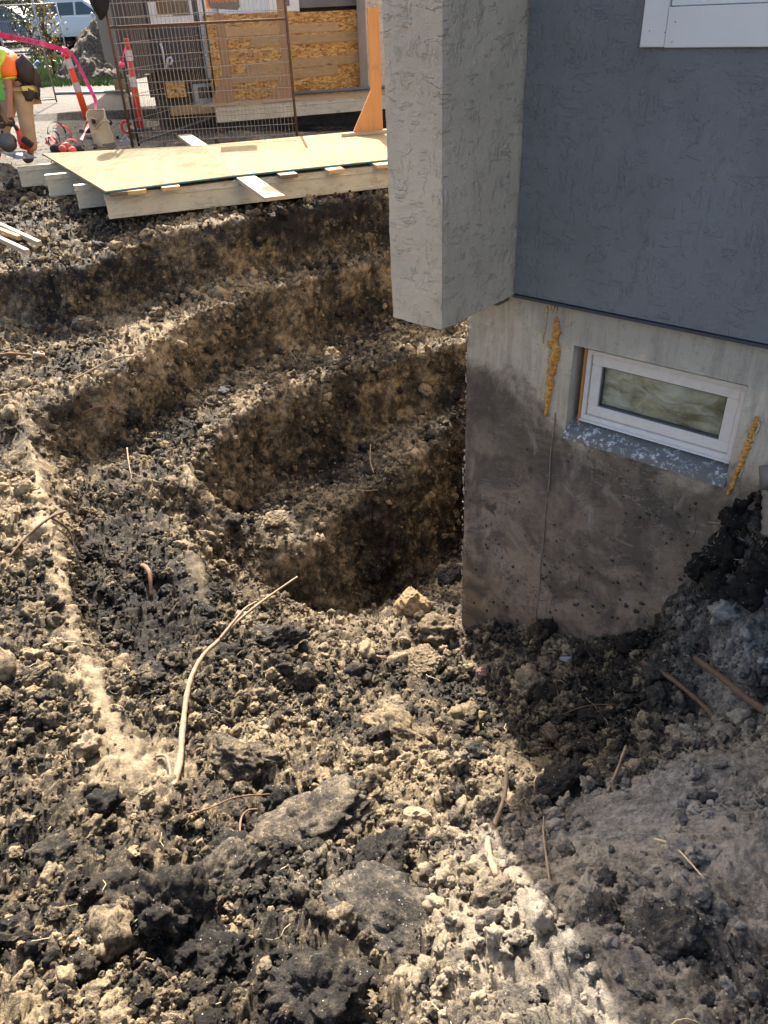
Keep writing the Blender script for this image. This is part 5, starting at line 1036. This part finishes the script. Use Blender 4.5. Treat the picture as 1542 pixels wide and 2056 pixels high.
for (u_, v_, r_, dy) in ((50, 142, (.12, .09, .17), -.13), (64, 158, (.10, .08, .17), -.05), (54, 186, (.09, .06, .10), -.16), (70, 178, (.06, .05, .12), -.06)): s_ = MB(); s_.ell(A(u_, v_, dy), r_, None, 12, 9, .3, u_); s_.build('pouch', M['leather'], body, True)
s_ = MB(); s_.beam(A(44, 178, -.24), A(68, 176, -.16), .02, .05); s_.build('belt_strap', simple('yellow_web', (.60, .47, .14), .7), body)
s_ = MB(); s_.frame_box(A(-8, 203, -.3), (1, 0, 0), (0, 1, 0), (.1, 0, 1), .11, .03, .24, .008); s_.build('rag', simple('green_rag', (.12, .42, .08), .8, .1), body)
s_ = MB(); s_.tube([A(58, 147, -.12), A(78, 124, -.12)], .026, 10); hm = s_.build('tool_handle', simple('blue_grip', (.02, .10, .24), .4), None, True, at=A(60, 145, -.12)); tag(hm, 'blue handled tool sticking up out of the worker\'s belt pouch', 'tool')
for t_ in (.25, .55): s_ = MB(); p_ = A(58, 147, -.12); q_ = A(78, 124, -.12); s_.tube([p_ + (q_ - p_) * t_, p_ + (q_ - p_) * (t_ + .14)], .027, 10, False); s_.build('white_band', M['white'], hm, True)
# circular saw
sb = A(38, 318, -.35); saw = thing('circular_saw', 'red and grey circular saw held down on the plywood corner', 'circular saw', sb)
s_ = MB(); s_.prism([A(-2, 305, -.3), A(34, 319, -.3), A(74, 316, -.25), A(44, 303, -.2)], (0, 0, -.006)); s_.build('base_plate', M['galv'], saw)
s_ = MB(); cc = A(16, 288, -.35); ring_ = [cc + np.array([math.cos(a) * .115, -.02, math.sin(a) * .125]) for a in np.linspace(0.1, 3.5, 14)]; s_.prism(ring_, (0, .05, 0)); s_.tube([cc + np.array([0, -.03, 0]), cc + np.array([0, .04, 0])], .10, 20); s_.build('blade_guard', simple('grey_cast_guard', (.13, .125, .115), .5, .2, 20, .4), saw, True)
s_ = MB(); s_.tube([A(30, 252, -.32), A(38, 266, -.34), A(44, 282, -.36), A(50, 294, -.34)], [.022, .035, .055, .065], 10); s_.ell(A(53, 292, -.32), (.085, .06, .055), None, 12, 8); s_.build('motor', simple('red_tool_plastic', (.62, .045, .02), .4, .06), saw, True)
s_ = MB(); s_.frame_box(A(40, 283, -.44), (.75, 0, -.66), (0, 1, 0), (.66, 0, .75), .14, .07, .07, .012); s_.build('battery', M['dark'], saw)
s_ = MB(); s_.tube([A(14, 250, -.36), A(26, 250, -.36), A(36, 262, -.36)], .018, 8); s_.tube([A(4, 262, -.3), A(4, 280, -.3)], .014, 8); s_.build('handle', M['dark'], saw, True)
s_ = MB(); s_.tube([A(26, 300, -.36), A(28, 318, -.36)], .008, 6); s_.tube([A(50, 306, -.3), A(53, 314, -.3)], .010, 6); s_.build('guide', M['galv'], saw, True)
# ---------------------------------------------------------------- clods: instanced stuff, and the large ones one by one
src = []
clods_col = bpy.data.collections.new("clod_shapes")
def clod_mesh(name, seed, sub, mat, el=(1, 1, .8), amp=.5, ang=False):
    import bmesh
    bm = bmesh.new(); bmesh.ops.create_icosphere(bm, subdivisions=sub, radius=1); V_ = np.array([v_.co[:] for v_ in bm.verts])
    w_, s_, id_ = worley(V_ * 1.3 + seed * 7.7); w2_, s2_, i2_ = worley(V_ * 3.4 + seed); w3_, s3_, i3_ = worley(V_ * 8 + seed); r = 1 + amp * (.7 * perlin(V_ * 1.1 + seed * 3.1) + .55 * (.55 - w_) + .42 * (.5 - w2_) * (.4 + i2_) + .20 * (.5 - w3_) * (.4 + i3_) + .22 * perlin(V_ * 4.1 + seed) + .14 * perlin(V_ * 9 + seed) + .10 * perlin(V_ * 19 + seed))
    if ang:
        rn = np.random.default_rng(seed)
        for _ in range(9):
            d_ = rn.normal(size=3); d_ /= np.linalg.norm(d_); t_ = rn.uniform(.62, .95); pr = (V_ * r[:, None]) @ d_; r = np.where(pr > t_, r * t_ / np.maximum(pr, 1e-6), r)
        r = r * (1 + .09 * perlin(V_ * 5 + seed) + .07 * perlin(V_ * 11 + seed) + .05 * perlin(V_ * 24 + seed))
    V_ = V_ * r[:, None] * np.array(el)
    for v_, c_ in zip(bm.verts, V_): v_.co = c_
    me_ = bpy.data.meshes.new(name); bm.to_mesh(me_); bm.free(); me_.materials.append(mat); me_.polygons.foreach_set("use_smooth", [not ang] * len(me_.polygons)); return me_
for i in range(9):
    me_ = clod_mesh('clod_shape', 20 + i, 4 if i < 6 else 3, M['clod'], (1, RNG.uniform(.7, 1), RNG.uniform(.55, .85)), .8, i % 4 == 3); o = bpy.data.objects.new('clod_shape', me_); clods_col.objects.link(o)
area_w = np.ones(len(PD)); G = np.stack([GX, GY, GZ], -1); du = np.linalg.norm(np.gradient(G, axis=1), axis=-1); dv = np.linalg.norm(np.gradient(G, axis=0), axis=-1); area = (du * dv).ravel()
# keep clods out of the house and off very far ground
inhouse = ((PD @ HN) > HD - .02) & ((PD @ HW) > sF - .02)
under_pl = False
dens = area * (rough + .12) * np.clip(1.25 - .0 * dist, .2, 2) / np.maximum(dist, 1.2) ** .9 * (~inhouse) * (U > -260) * (U < 1800) * (V < 2500)
dens *= (.35 + .65 * sstep(-.25, .3, perlin(PT * 2.1 + 90)))
dens *= (1 - .9 * farm) * (1 - .96 * smooth) * (1 - .35 * steep)
def scatter(name, n, smin, smax, powr, sink, label, extra=None, seed=1, parent=None):
    rn = np.random.default_rng(seed); p = dens if extra is None else dens * extra; p = p / p.sum(); idx = rn.choice(len(PD), n, p=p)
    r = smin * (1 - rn.random(n)) ** (-1 / powr); r = np.minimum(r, smax); pos = PD[idx] + rn.normal(size=(n, 3)) * .004 + NN[idx] * (r * (1 - sink))[:, None] * .6
    me_ = bpy.data.meshes.new(name); me_.vertices.add(n); me_.vertices.foreach_set("co", pos.astype(np.float32).ravel())
    fattr(me_, 'csize', r); fattr(me_, 'cidx', rn.integers(0, 9, n), typ='INT'); me_.attributes.new('crot', 'FLOAT_VECTOR', 'POINT').data.foreach_set('vector', (rn.random((n, 3)) * np.array([.9, .9, 6.28])).astype(np.float32).ravel())
    fattr(me_, 'dry', np.clip(dry[idx] + .06 + rn.normal(size=n) * .10, 0, 1)); fattr(me_, 'sand', sand[idx]); fattr(me_, 'grey', np.clip(grey[idx], 0, 1))
    o = bpy.data.objects.new(name, me_); SC.collection.objects.link(o); tag(o, label, 'clods', kind='stuff')
    ng = bpy.data.node_groups.new(name, 'GeometryNodeTree'); ng.interface.new_socket('Geometry', in_out='INPUT', socket_type='NodeSocketGeometry'); ng.interface.new_socket('Geometry', in_out='OUTPUT', socket_type='NodeSocketGeometry')
    gi = ng.nodes.new('NodeGroupInput'); go = ng.nodes.new('NodeGroupOutput'); ci = ng.nodes.new('GeometryNodeCollectionInfo'); ci.inputs[0].default_value = clods_col; ci.inputs['Separate Children'].default_value = True; ci.inputs['Reset Children'].default_value = True
    ip = ng.nodes.new('GeometryNodeInstanceOnPoints'); ip.inputs['Pick Instance'].default_value = True
    def na(nm, dt): a_ = ng.nodes.new('GeometryNodeInputNamedAttribute'); a_.data_type = dt; a_.inputs[0].default_value = nm; return a_.outputs[0]
    e2r = ng.nodes.new('FunctionNodeEulerToRotation'); ng.links.new(na('crot', 'FLOAT_VECTOR'), e2r.inputs[0]); ng.links.new(e2r.outputs[0], ip.inputs['Rotation'])
    ng.links.new(na('csize', 'FLOAT'), ip.inputs['Scale']); ng.links.new(na('cidx', 'INT'), ip.inputs['Instance Index']); ng.links.new(ci.outputs[0], ip.inputs['Instance']); ng.links.new(gi.outputs[0], ip.inputs['Points']); ng.links.new(ip.outputs[0], go.inputs[0])
    o.modifiers.new('g', 'NODES').node_group = ng; return o
scatter('loose_soil', 56000, .0036, .013, 2.0, .35, 'loose crumbs of dark soil spread over the excavation', seed=1)
scatter('soil_crumbs', 21000, .009, .032, 2.2, .35, 'small clay lumps covering the dug steps', seed=2)
scatter('clay_clods', 1300, .022, .07, 2.0, .6, 'fist sized clay clods strewn over the slopes', seed=3)
# large clods and stones singled out
def single(name, u, v, px_w, label, cat, mat, seed, el=(1, .85, .7), amp=.5, ang=False, lift=0.3, drysand=(.5, .1, .2), rot=0.0, group=None):
    p = hit(u, v); d_ = np.linalg.norm(p - O3); r = px_w / 2 / F_PX * float((p - O3) @ (ROT @ np.array([0, 0, 1.0]))) ; me_ = clod_mesh(name, seed, (5 if px_w > 85 else 4), mat, el, amp * 1.25, ang)
    for a_, x_ in zip(("dry", "sand", "grey"), drysand): fattr(me_, a_, np.full(len(me_.vertices), x_))
    o = bpy.data.objects.new(name, me_); SC.collection.objects.link(o); o.location = tuple(map(float, p + Z3 * r * lift * el[2])); o.scale = (r, r, r); o.rotation_euler = (random.uniform(-.25, .25), random.uniform(-.25, .25), rot); tag(o, label, cat, group); return o
M['stone_tan'] = simple('tan_sandstone', (.22, .155, .08), .9, .3, 5, bmp=.6, bs=30); M['stone_pale'] = simple('pale_chalk_stone', (.52, .50, .45), .85, .15, 6, bmp=.4, bs=40)
SG = 'large clods and stones in the pit'
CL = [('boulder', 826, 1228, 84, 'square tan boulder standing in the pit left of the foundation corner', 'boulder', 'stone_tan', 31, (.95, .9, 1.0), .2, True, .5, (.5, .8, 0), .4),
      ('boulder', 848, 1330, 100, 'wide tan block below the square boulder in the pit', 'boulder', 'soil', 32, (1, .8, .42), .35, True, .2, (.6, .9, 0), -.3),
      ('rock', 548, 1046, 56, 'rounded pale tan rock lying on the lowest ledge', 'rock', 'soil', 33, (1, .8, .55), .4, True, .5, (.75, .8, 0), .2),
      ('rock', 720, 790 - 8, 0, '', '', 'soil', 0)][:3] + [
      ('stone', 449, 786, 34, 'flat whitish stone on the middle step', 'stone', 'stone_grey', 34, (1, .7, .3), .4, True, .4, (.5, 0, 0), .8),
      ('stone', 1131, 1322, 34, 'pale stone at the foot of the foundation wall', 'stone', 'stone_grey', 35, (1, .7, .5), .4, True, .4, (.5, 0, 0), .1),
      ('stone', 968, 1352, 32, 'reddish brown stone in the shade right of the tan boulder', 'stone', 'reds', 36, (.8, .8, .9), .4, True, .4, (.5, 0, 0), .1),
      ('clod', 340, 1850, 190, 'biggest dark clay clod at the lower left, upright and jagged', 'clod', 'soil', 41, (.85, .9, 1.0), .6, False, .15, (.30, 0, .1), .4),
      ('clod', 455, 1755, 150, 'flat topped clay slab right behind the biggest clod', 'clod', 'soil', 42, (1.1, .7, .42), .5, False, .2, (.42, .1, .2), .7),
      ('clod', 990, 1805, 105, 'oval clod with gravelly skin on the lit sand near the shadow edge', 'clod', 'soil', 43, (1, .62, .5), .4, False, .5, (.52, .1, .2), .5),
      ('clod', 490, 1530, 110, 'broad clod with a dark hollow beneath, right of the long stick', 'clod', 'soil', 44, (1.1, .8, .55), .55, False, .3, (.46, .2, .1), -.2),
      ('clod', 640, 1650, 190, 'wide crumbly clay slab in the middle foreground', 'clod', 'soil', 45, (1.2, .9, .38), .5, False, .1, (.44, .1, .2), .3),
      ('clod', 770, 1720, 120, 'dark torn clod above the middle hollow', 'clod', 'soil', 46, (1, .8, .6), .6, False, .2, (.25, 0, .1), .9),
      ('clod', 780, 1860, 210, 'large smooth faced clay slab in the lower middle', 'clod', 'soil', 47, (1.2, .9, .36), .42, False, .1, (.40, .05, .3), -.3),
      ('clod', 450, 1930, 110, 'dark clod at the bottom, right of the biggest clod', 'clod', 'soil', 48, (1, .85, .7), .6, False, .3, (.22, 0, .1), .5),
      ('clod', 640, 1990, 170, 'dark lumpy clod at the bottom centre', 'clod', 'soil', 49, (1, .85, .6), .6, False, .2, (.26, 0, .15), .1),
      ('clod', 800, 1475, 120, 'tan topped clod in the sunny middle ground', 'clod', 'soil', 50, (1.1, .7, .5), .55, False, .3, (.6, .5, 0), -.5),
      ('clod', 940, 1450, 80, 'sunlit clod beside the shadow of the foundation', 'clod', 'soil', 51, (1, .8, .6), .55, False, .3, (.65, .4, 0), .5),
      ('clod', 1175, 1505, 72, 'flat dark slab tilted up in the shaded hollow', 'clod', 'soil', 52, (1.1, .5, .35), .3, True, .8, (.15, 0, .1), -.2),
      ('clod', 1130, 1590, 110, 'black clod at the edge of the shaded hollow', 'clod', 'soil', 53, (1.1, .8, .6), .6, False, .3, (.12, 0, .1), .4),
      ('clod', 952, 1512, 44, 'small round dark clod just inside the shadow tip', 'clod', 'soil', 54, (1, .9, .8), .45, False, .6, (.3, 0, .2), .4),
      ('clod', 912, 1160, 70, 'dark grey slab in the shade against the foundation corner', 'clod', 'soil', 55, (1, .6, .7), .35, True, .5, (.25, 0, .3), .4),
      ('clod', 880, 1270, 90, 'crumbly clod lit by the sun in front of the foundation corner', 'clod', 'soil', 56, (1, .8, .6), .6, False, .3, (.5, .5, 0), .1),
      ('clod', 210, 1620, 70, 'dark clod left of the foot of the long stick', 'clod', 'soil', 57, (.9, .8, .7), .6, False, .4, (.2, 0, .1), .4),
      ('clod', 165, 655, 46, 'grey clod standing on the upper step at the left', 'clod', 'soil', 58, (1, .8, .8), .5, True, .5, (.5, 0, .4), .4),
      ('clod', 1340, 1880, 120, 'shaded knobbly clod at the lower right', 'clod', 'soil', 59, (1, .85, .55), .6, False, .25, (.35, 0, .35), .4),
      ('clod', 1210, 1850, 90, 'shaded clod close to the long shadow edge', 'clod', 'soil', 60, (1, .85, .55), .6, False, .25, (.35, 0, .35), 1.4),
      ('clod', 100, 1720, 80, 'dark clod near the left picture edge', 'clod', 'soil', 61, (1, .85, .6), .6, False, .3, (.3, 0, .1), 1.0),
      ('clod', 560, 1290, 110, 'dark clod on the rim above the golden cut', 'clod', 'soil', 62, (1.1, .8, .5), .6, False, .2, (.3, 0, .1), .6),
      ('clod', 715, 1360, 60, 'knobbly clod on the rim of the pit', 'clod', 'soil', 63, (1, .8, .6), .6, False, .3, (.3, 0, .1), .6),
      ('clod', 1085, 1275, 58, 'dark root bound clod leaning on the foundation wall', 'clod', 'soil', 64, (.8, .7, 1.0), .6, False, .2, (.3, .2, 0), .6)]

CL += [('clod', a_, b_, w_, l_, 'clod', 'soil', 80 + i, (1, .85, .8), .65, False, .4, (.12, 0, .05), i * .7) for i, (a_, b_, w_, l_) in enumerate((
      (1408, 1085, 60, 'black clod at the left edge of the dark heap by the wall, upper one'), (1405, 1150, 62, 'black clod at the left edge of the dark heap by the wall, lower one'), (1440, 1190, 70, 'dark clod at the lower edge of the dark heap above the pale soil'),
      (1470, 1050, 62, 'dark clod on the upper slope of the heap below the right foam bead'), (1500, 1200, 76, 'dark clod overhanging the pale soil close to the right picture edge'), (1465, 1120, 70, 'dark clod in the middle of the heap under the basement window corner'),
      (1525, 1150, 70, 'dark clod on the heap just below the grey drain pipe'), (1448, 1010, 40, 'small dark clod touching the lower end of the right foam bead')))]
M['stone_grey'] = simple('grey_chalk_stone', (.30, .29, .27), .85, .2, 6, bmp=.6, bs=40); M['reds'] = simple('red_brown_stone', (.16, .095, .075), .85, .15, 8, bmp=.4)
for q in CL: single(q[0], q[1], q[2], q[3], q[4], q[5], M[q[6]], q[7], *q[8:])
# ---------------------------------------------------------------- roots and sticks
M['stick'] = wood('bare_root_wood', (.40, .30, .20), (.15, .10, .06), 'Z', .8, .8, False); M['stickd'] = wood('dark_root_bark', (.17, .105, .065), (.075, .045, .03), 'Z', .8, .85, False); M['stickr'] = wood('red_brown_root', (.22, .115, .06), (.12, .06, .032), 'Z', .8, .8, False)
M['straw'] = simple('straw', (.50, .40, .25), .7, .15, 40)
def spline(pts, k_=6):
    pts = [np.asarray(p, float) for p in pts]; out = []
    for i in range(len(pts) - 1):
        p0, p1, p2, p3 = pts[max(i - 1, 0)], pts[i], pts[i + 1], pts[min(i + 2, len(pts) - 1)]
        for j in range(k_): t = j / k_; out.append(.5 * ((2 * p1) + (-p0 + p2) * t + (2 * p0 - 5 * p1 + 4 * p2 - p3) * t * t + (-p0 + 3 * p1 - 3 * p2 + p3) * t ** 3))
    return out + [pts[-1]]
def stick(px, r0, r1, label, mat, name='stick', lift=.012, branches=(), cat='stick', group='roots and sticks in the soil'):
    random.seed(int(px[0][0] * 7 + px[0][1])); pts = [hit(q[0], q[1], lift + (q[2] if len(q) > 2 else 0)) for q in px]
    for i in range(1, len(pts)):                     # keep neighbouring points at similar depth
        d0, d1 = np.linalg.norm(pts[i - 1] - O3), np.linalg.norm(pts[i] - O3)
        if abs(d1 - d0) > .28: pts[i] = O3 + (pts[i] - O3) / d1 * (d0 + .12 * np.sign(d1 - d0))
    sp = spline(pts, 7); n = len(sp); rad = [(r0 + (r1 - r0) * (i / n)) * random.uniform(.86, 1.16) for i in range(n)]; f = MB(); f.tube(sp, rad, 9, True, .10)
    o = f.build(name, mat, None, True, at=pts[0]); tag(o, label, cat, group)
    for (i0, br, rb) in branches:
        base_ = sp[min(n - 1, i0 * 7)]; bp = [base_] + [hit(q[0], q[1], lift + (q[2] if len(q) > 2 else 0)) for q in br]
        for i in range(1, len(bp)):
            d0, d1 = np.linalg.norm(bp[i - 1] - O3), np.linalg.norm(bp[i] - O3)
            if abs(d1 - d0) > .2: bp[i] = O3 + (bp[i] - O3) / d1 * (d0 + .06 * np.sign(d1 - d0))
        g = MB(); g.tube(spline(bp, 5), [rb * (1 - .6 * i / (5 * (len(bp) - 1) + 1)) for i in range(5 * (len(bp) - 1) + 1)], 6); g.build('twig', mat, o, True)
    return o
# the long pale stick: its upper end juts out over the pit
LPX = [(330, 1622), (348, 1580), (362, 1520), (368, 1450), (380, 1375), (405, 1320), (440, 1285), (480, 1245), (530, 1205), (597, 1158)]
_k = [np.linalg.norm(hit(330, 1622) - O3) - .005, np.linalg.norm(hit(366, 1450) - O3) - .07]; _d = [0]
for a_, b_ in zip(LPX[:-1], LPX[1:]): _d.append(_d[-1] + math.hypot(a_[0] - b_[0], a_[1] - b_[1]))
sp = spline([O3 + ray(*q) * (_k[0] + (_k[1] - _k[0]) * s_ / _d[3]) for q, s_ in zip(LPX, _d)], 9); n = len(sp); random.seed(2); f = MB(); f.tube(sp, [(.0165 - .0115 * (i / n)) * random.uniform(.88, 1.14) for i in range(n)], 12, True, .08); ls = f.build('stick', M['stick'], None, True, at=sp[0]); tag(ls, 'long pale bare root standing in the sand, its thin tip over the pit', 'stick', 'roots and sticks in the soil')
g = MB(); bp = spline([sp[54], O3 + ray(468, 1250) * (np.linalg.norm(sp[54] - O3) + .06), O3 + ray(492, 1222) * (np.linalg.norm(sp[54] - O3) + .12), O3 + ray(515, 1208) * (np.linalg.norm(sp[54] - O3) + .18)], 5); g.tube(bp, [.009 * (1 - .5 * i / len(bp)) for i in range(len(bp))], 8); g.build('branch', M['stick'], ls, True)
g = MB(); bp = [sp[8], hit(340, 1528, .03), hit(312, 1520, .02)]; g.tube(spline(bp, 5), [.006] * 11, 7); g.build('branch', M['stick'], ls, True)
stick([(1016, 1592, .16), (1010, 1640, .10), (990, 1690, .06), (975, 1710, .03), (992, 1760, .0)], .008, .011, 'crooked pale branch rising at the shadow edge in front of the mound', M['stick'], branches=((1, [(1025, 1655, .10), (1042, 1645, .12)], .004), (2, [(1050, 1690, .03), (1100, 1770, .02)], .0035)))
stick([(1285, 1345, .05), (1340, 1385, .06), (1400, 1435, .06), (1450, 1485, .05), (1500, 1525, .02)], .010, .012, 'long brown root lying in the shade below the foundation, the lower of the two', M['stickd'])
stick([(1385, 1352, .08), (1440, 1392, .09), (1500, 1440, .09), (1560, 1480, .08)], .013, .017, 'thick red brown root at the right picture edge in the shade', M['stickd'], branches=((0, [(1400, 1348, .09), (1440, 1385, .10)], .006),))
stick([(20, 1125), (60, 1090, .03), (105, 1060, .05), (140, 1048, .06)], .006, .009, 'brown twig slanting up at the left end of the trough', M['stickd'], branches=((2, [(150, 1085, .04), (160, 1160, .0)], .007),))
stick([(143, 765), (190, 745, .02), (240, 728, .03), (275, 722, .03)], .006, .006, 'pale twig lying on the upper step at the left', M['stick'], branches=((2, [(262, 735), (258, 752)], .004),))
stick([(168, 832), (205, 827, .02), (245, 832, .01)], .009, .007, 'short stubby twig against the upper cut face', M['stickr'])
stick([(-20, 722), (25, 718, .03), (60, 716, .02)], .016, .010, 'broken orange root at the left edge of the upper step', M['stickr'])
stick([(72, 712, .02), (95, 718, .02)], .016, .013, 'short pale wood chunk next to the broken orange root', M['straw'], cat='wood chunk')
stick([(285, 1145, .03), (300, 1165, .05), (305, 1195, .0)], .014, .010, 'red brown stump of root poking out of the dark trough', M['stickr'])
stick([(355, 1645), (420, 1632, .01), (480, 1612, .02), (545, 1603, .015), (600, 1602, .01)], .0035, .0028, 'thin orange root curving over the sand right of the long stick', M['stickr'])
stick([(480, 1708), (490, 1660, .02), (500, 1635, .02), (522, 1630, .01)], .004, .003, 'short orange root bent upright below the thin orange root', M['stickr'])
stick([(1310, 1694, .02), (1350, 1712, .02), (1410, 1765, .0)], .004, .002, 'single yellow straw on the shaded mound', M['straw'], cat='straw')
stick([(1215, 1590), (1235, 1560, .02), (1250, 1515, .04)], .005, .006, 'thin pale twig standing in the shaded hollow', M['stick'])
stick([(1088, 1660, .05), (1086, 1700, .03), (1105, 1780, .0)], .0025, .004, 'thin upright twig on the shadow edge of the mound', M['stick'])
stick([(90, 1298), (130, 1295, .01), (195, 1302, .01)], .007, .004, 'pale splinter of wood at the left on the sandy streak', M['straw'], cat='wood splinter')
stick([(258, 908, .05), (262, 935, .03), (268, 962, .0)], .006, .004, 'small upright twig at the head of the trough', M['stick'])
stick([(580, 712, .06), (592, 735, .04), (600, 755, .0)], .006, .004, 'small upright twig on the middle step', M['stick'])
stick([(740, 905, .06), (745, 930, .03), (748, 950, .0)], .005, .004, 'small upright twig on the lowest step', M['stick'])
stick([(715, 985), (740, 988, .01), (760, 985)], .004, .004, 'tiny pale root lying on the lowest step', M['stick'])
stick([(1120, 1440), (1190, 1420, .01), (1290, 1415, .0)], .0028, .002, 'dark hair thin root crossing the shaded hollow', M['stickd'])
# fine roots by the hundred: one mass
rn = np.random.default_rng(8); f = MB(); pr = (dens * (dist < 5)) / (dens * (dist < 5)).sum(); ids = rn.choice(len(PD), 420, p=pr)
for i in ids:
    p = PD[i] + Z3 * .006; a = rn.uniform(0, 6.28); L_ = rn.uniform(.02, .11); pts = [p]
    for k_ in range(5): a += rn.normal() * .5; q = pts[-1] + np.array([math.cos(a), math.sin(a), 0]) * L_ / 5; pts.append(q + Z3 * rn.normal() * .004)
    f.tube(pts, rn.uniform(.0006, .0016), 3, False)
o = f.build('fine_roots', M['straw'], None); tag(o, 'hair thin roots and straws scattered through the soil', 'roots', kind='stuff')
f = MB()
for i in range(60):
    u_ = rn.uniform(1385, 1540); v_ = 990 + (u_ - 1400) * .2 + rn.uniform(20, 220); p = hit(u_, v_, .01); f.tube([p, p + rn.normal(size=3) * .02, p + rn.normal(size=3) * .03], .001, 3, False)
f.build('fine_roots', M['straw'], None, kind='stuff', label='fine pale roots hanging from the dark heap by the wall')

f = MB(); rn = np.random.default_rng(4)
for i in range(150):
    u_ = rn.uniform(938, 1400); v_ = rn.uniform(840 + (u_ - 938) * .30, 1250); w3_ = (v_ - 850) / 420
    if rn.random() > .25 + w3_: continue
    r_ = rn.uniform(.002, .007) * (.6 + w3_); f.ell(wall(u_, v_, .004), (r_ * rn.uniform(.7, 1.6), r_ * .7, r_ * rn.uniform(.7, 1.5)), (HW, HN, Z3), 7, 5, .6, i)
me_o = f.build('soil_residue', simple('clinging_soil', (.05, .04, .03), .95, .4, 60, bmp=.3), None, True); me_o.parent = fo; me_o.location = tuple(-np.asarray(house.location)); tag(me_o, 'crumbs of soil clinging to the stained concrete', kind='stuff')
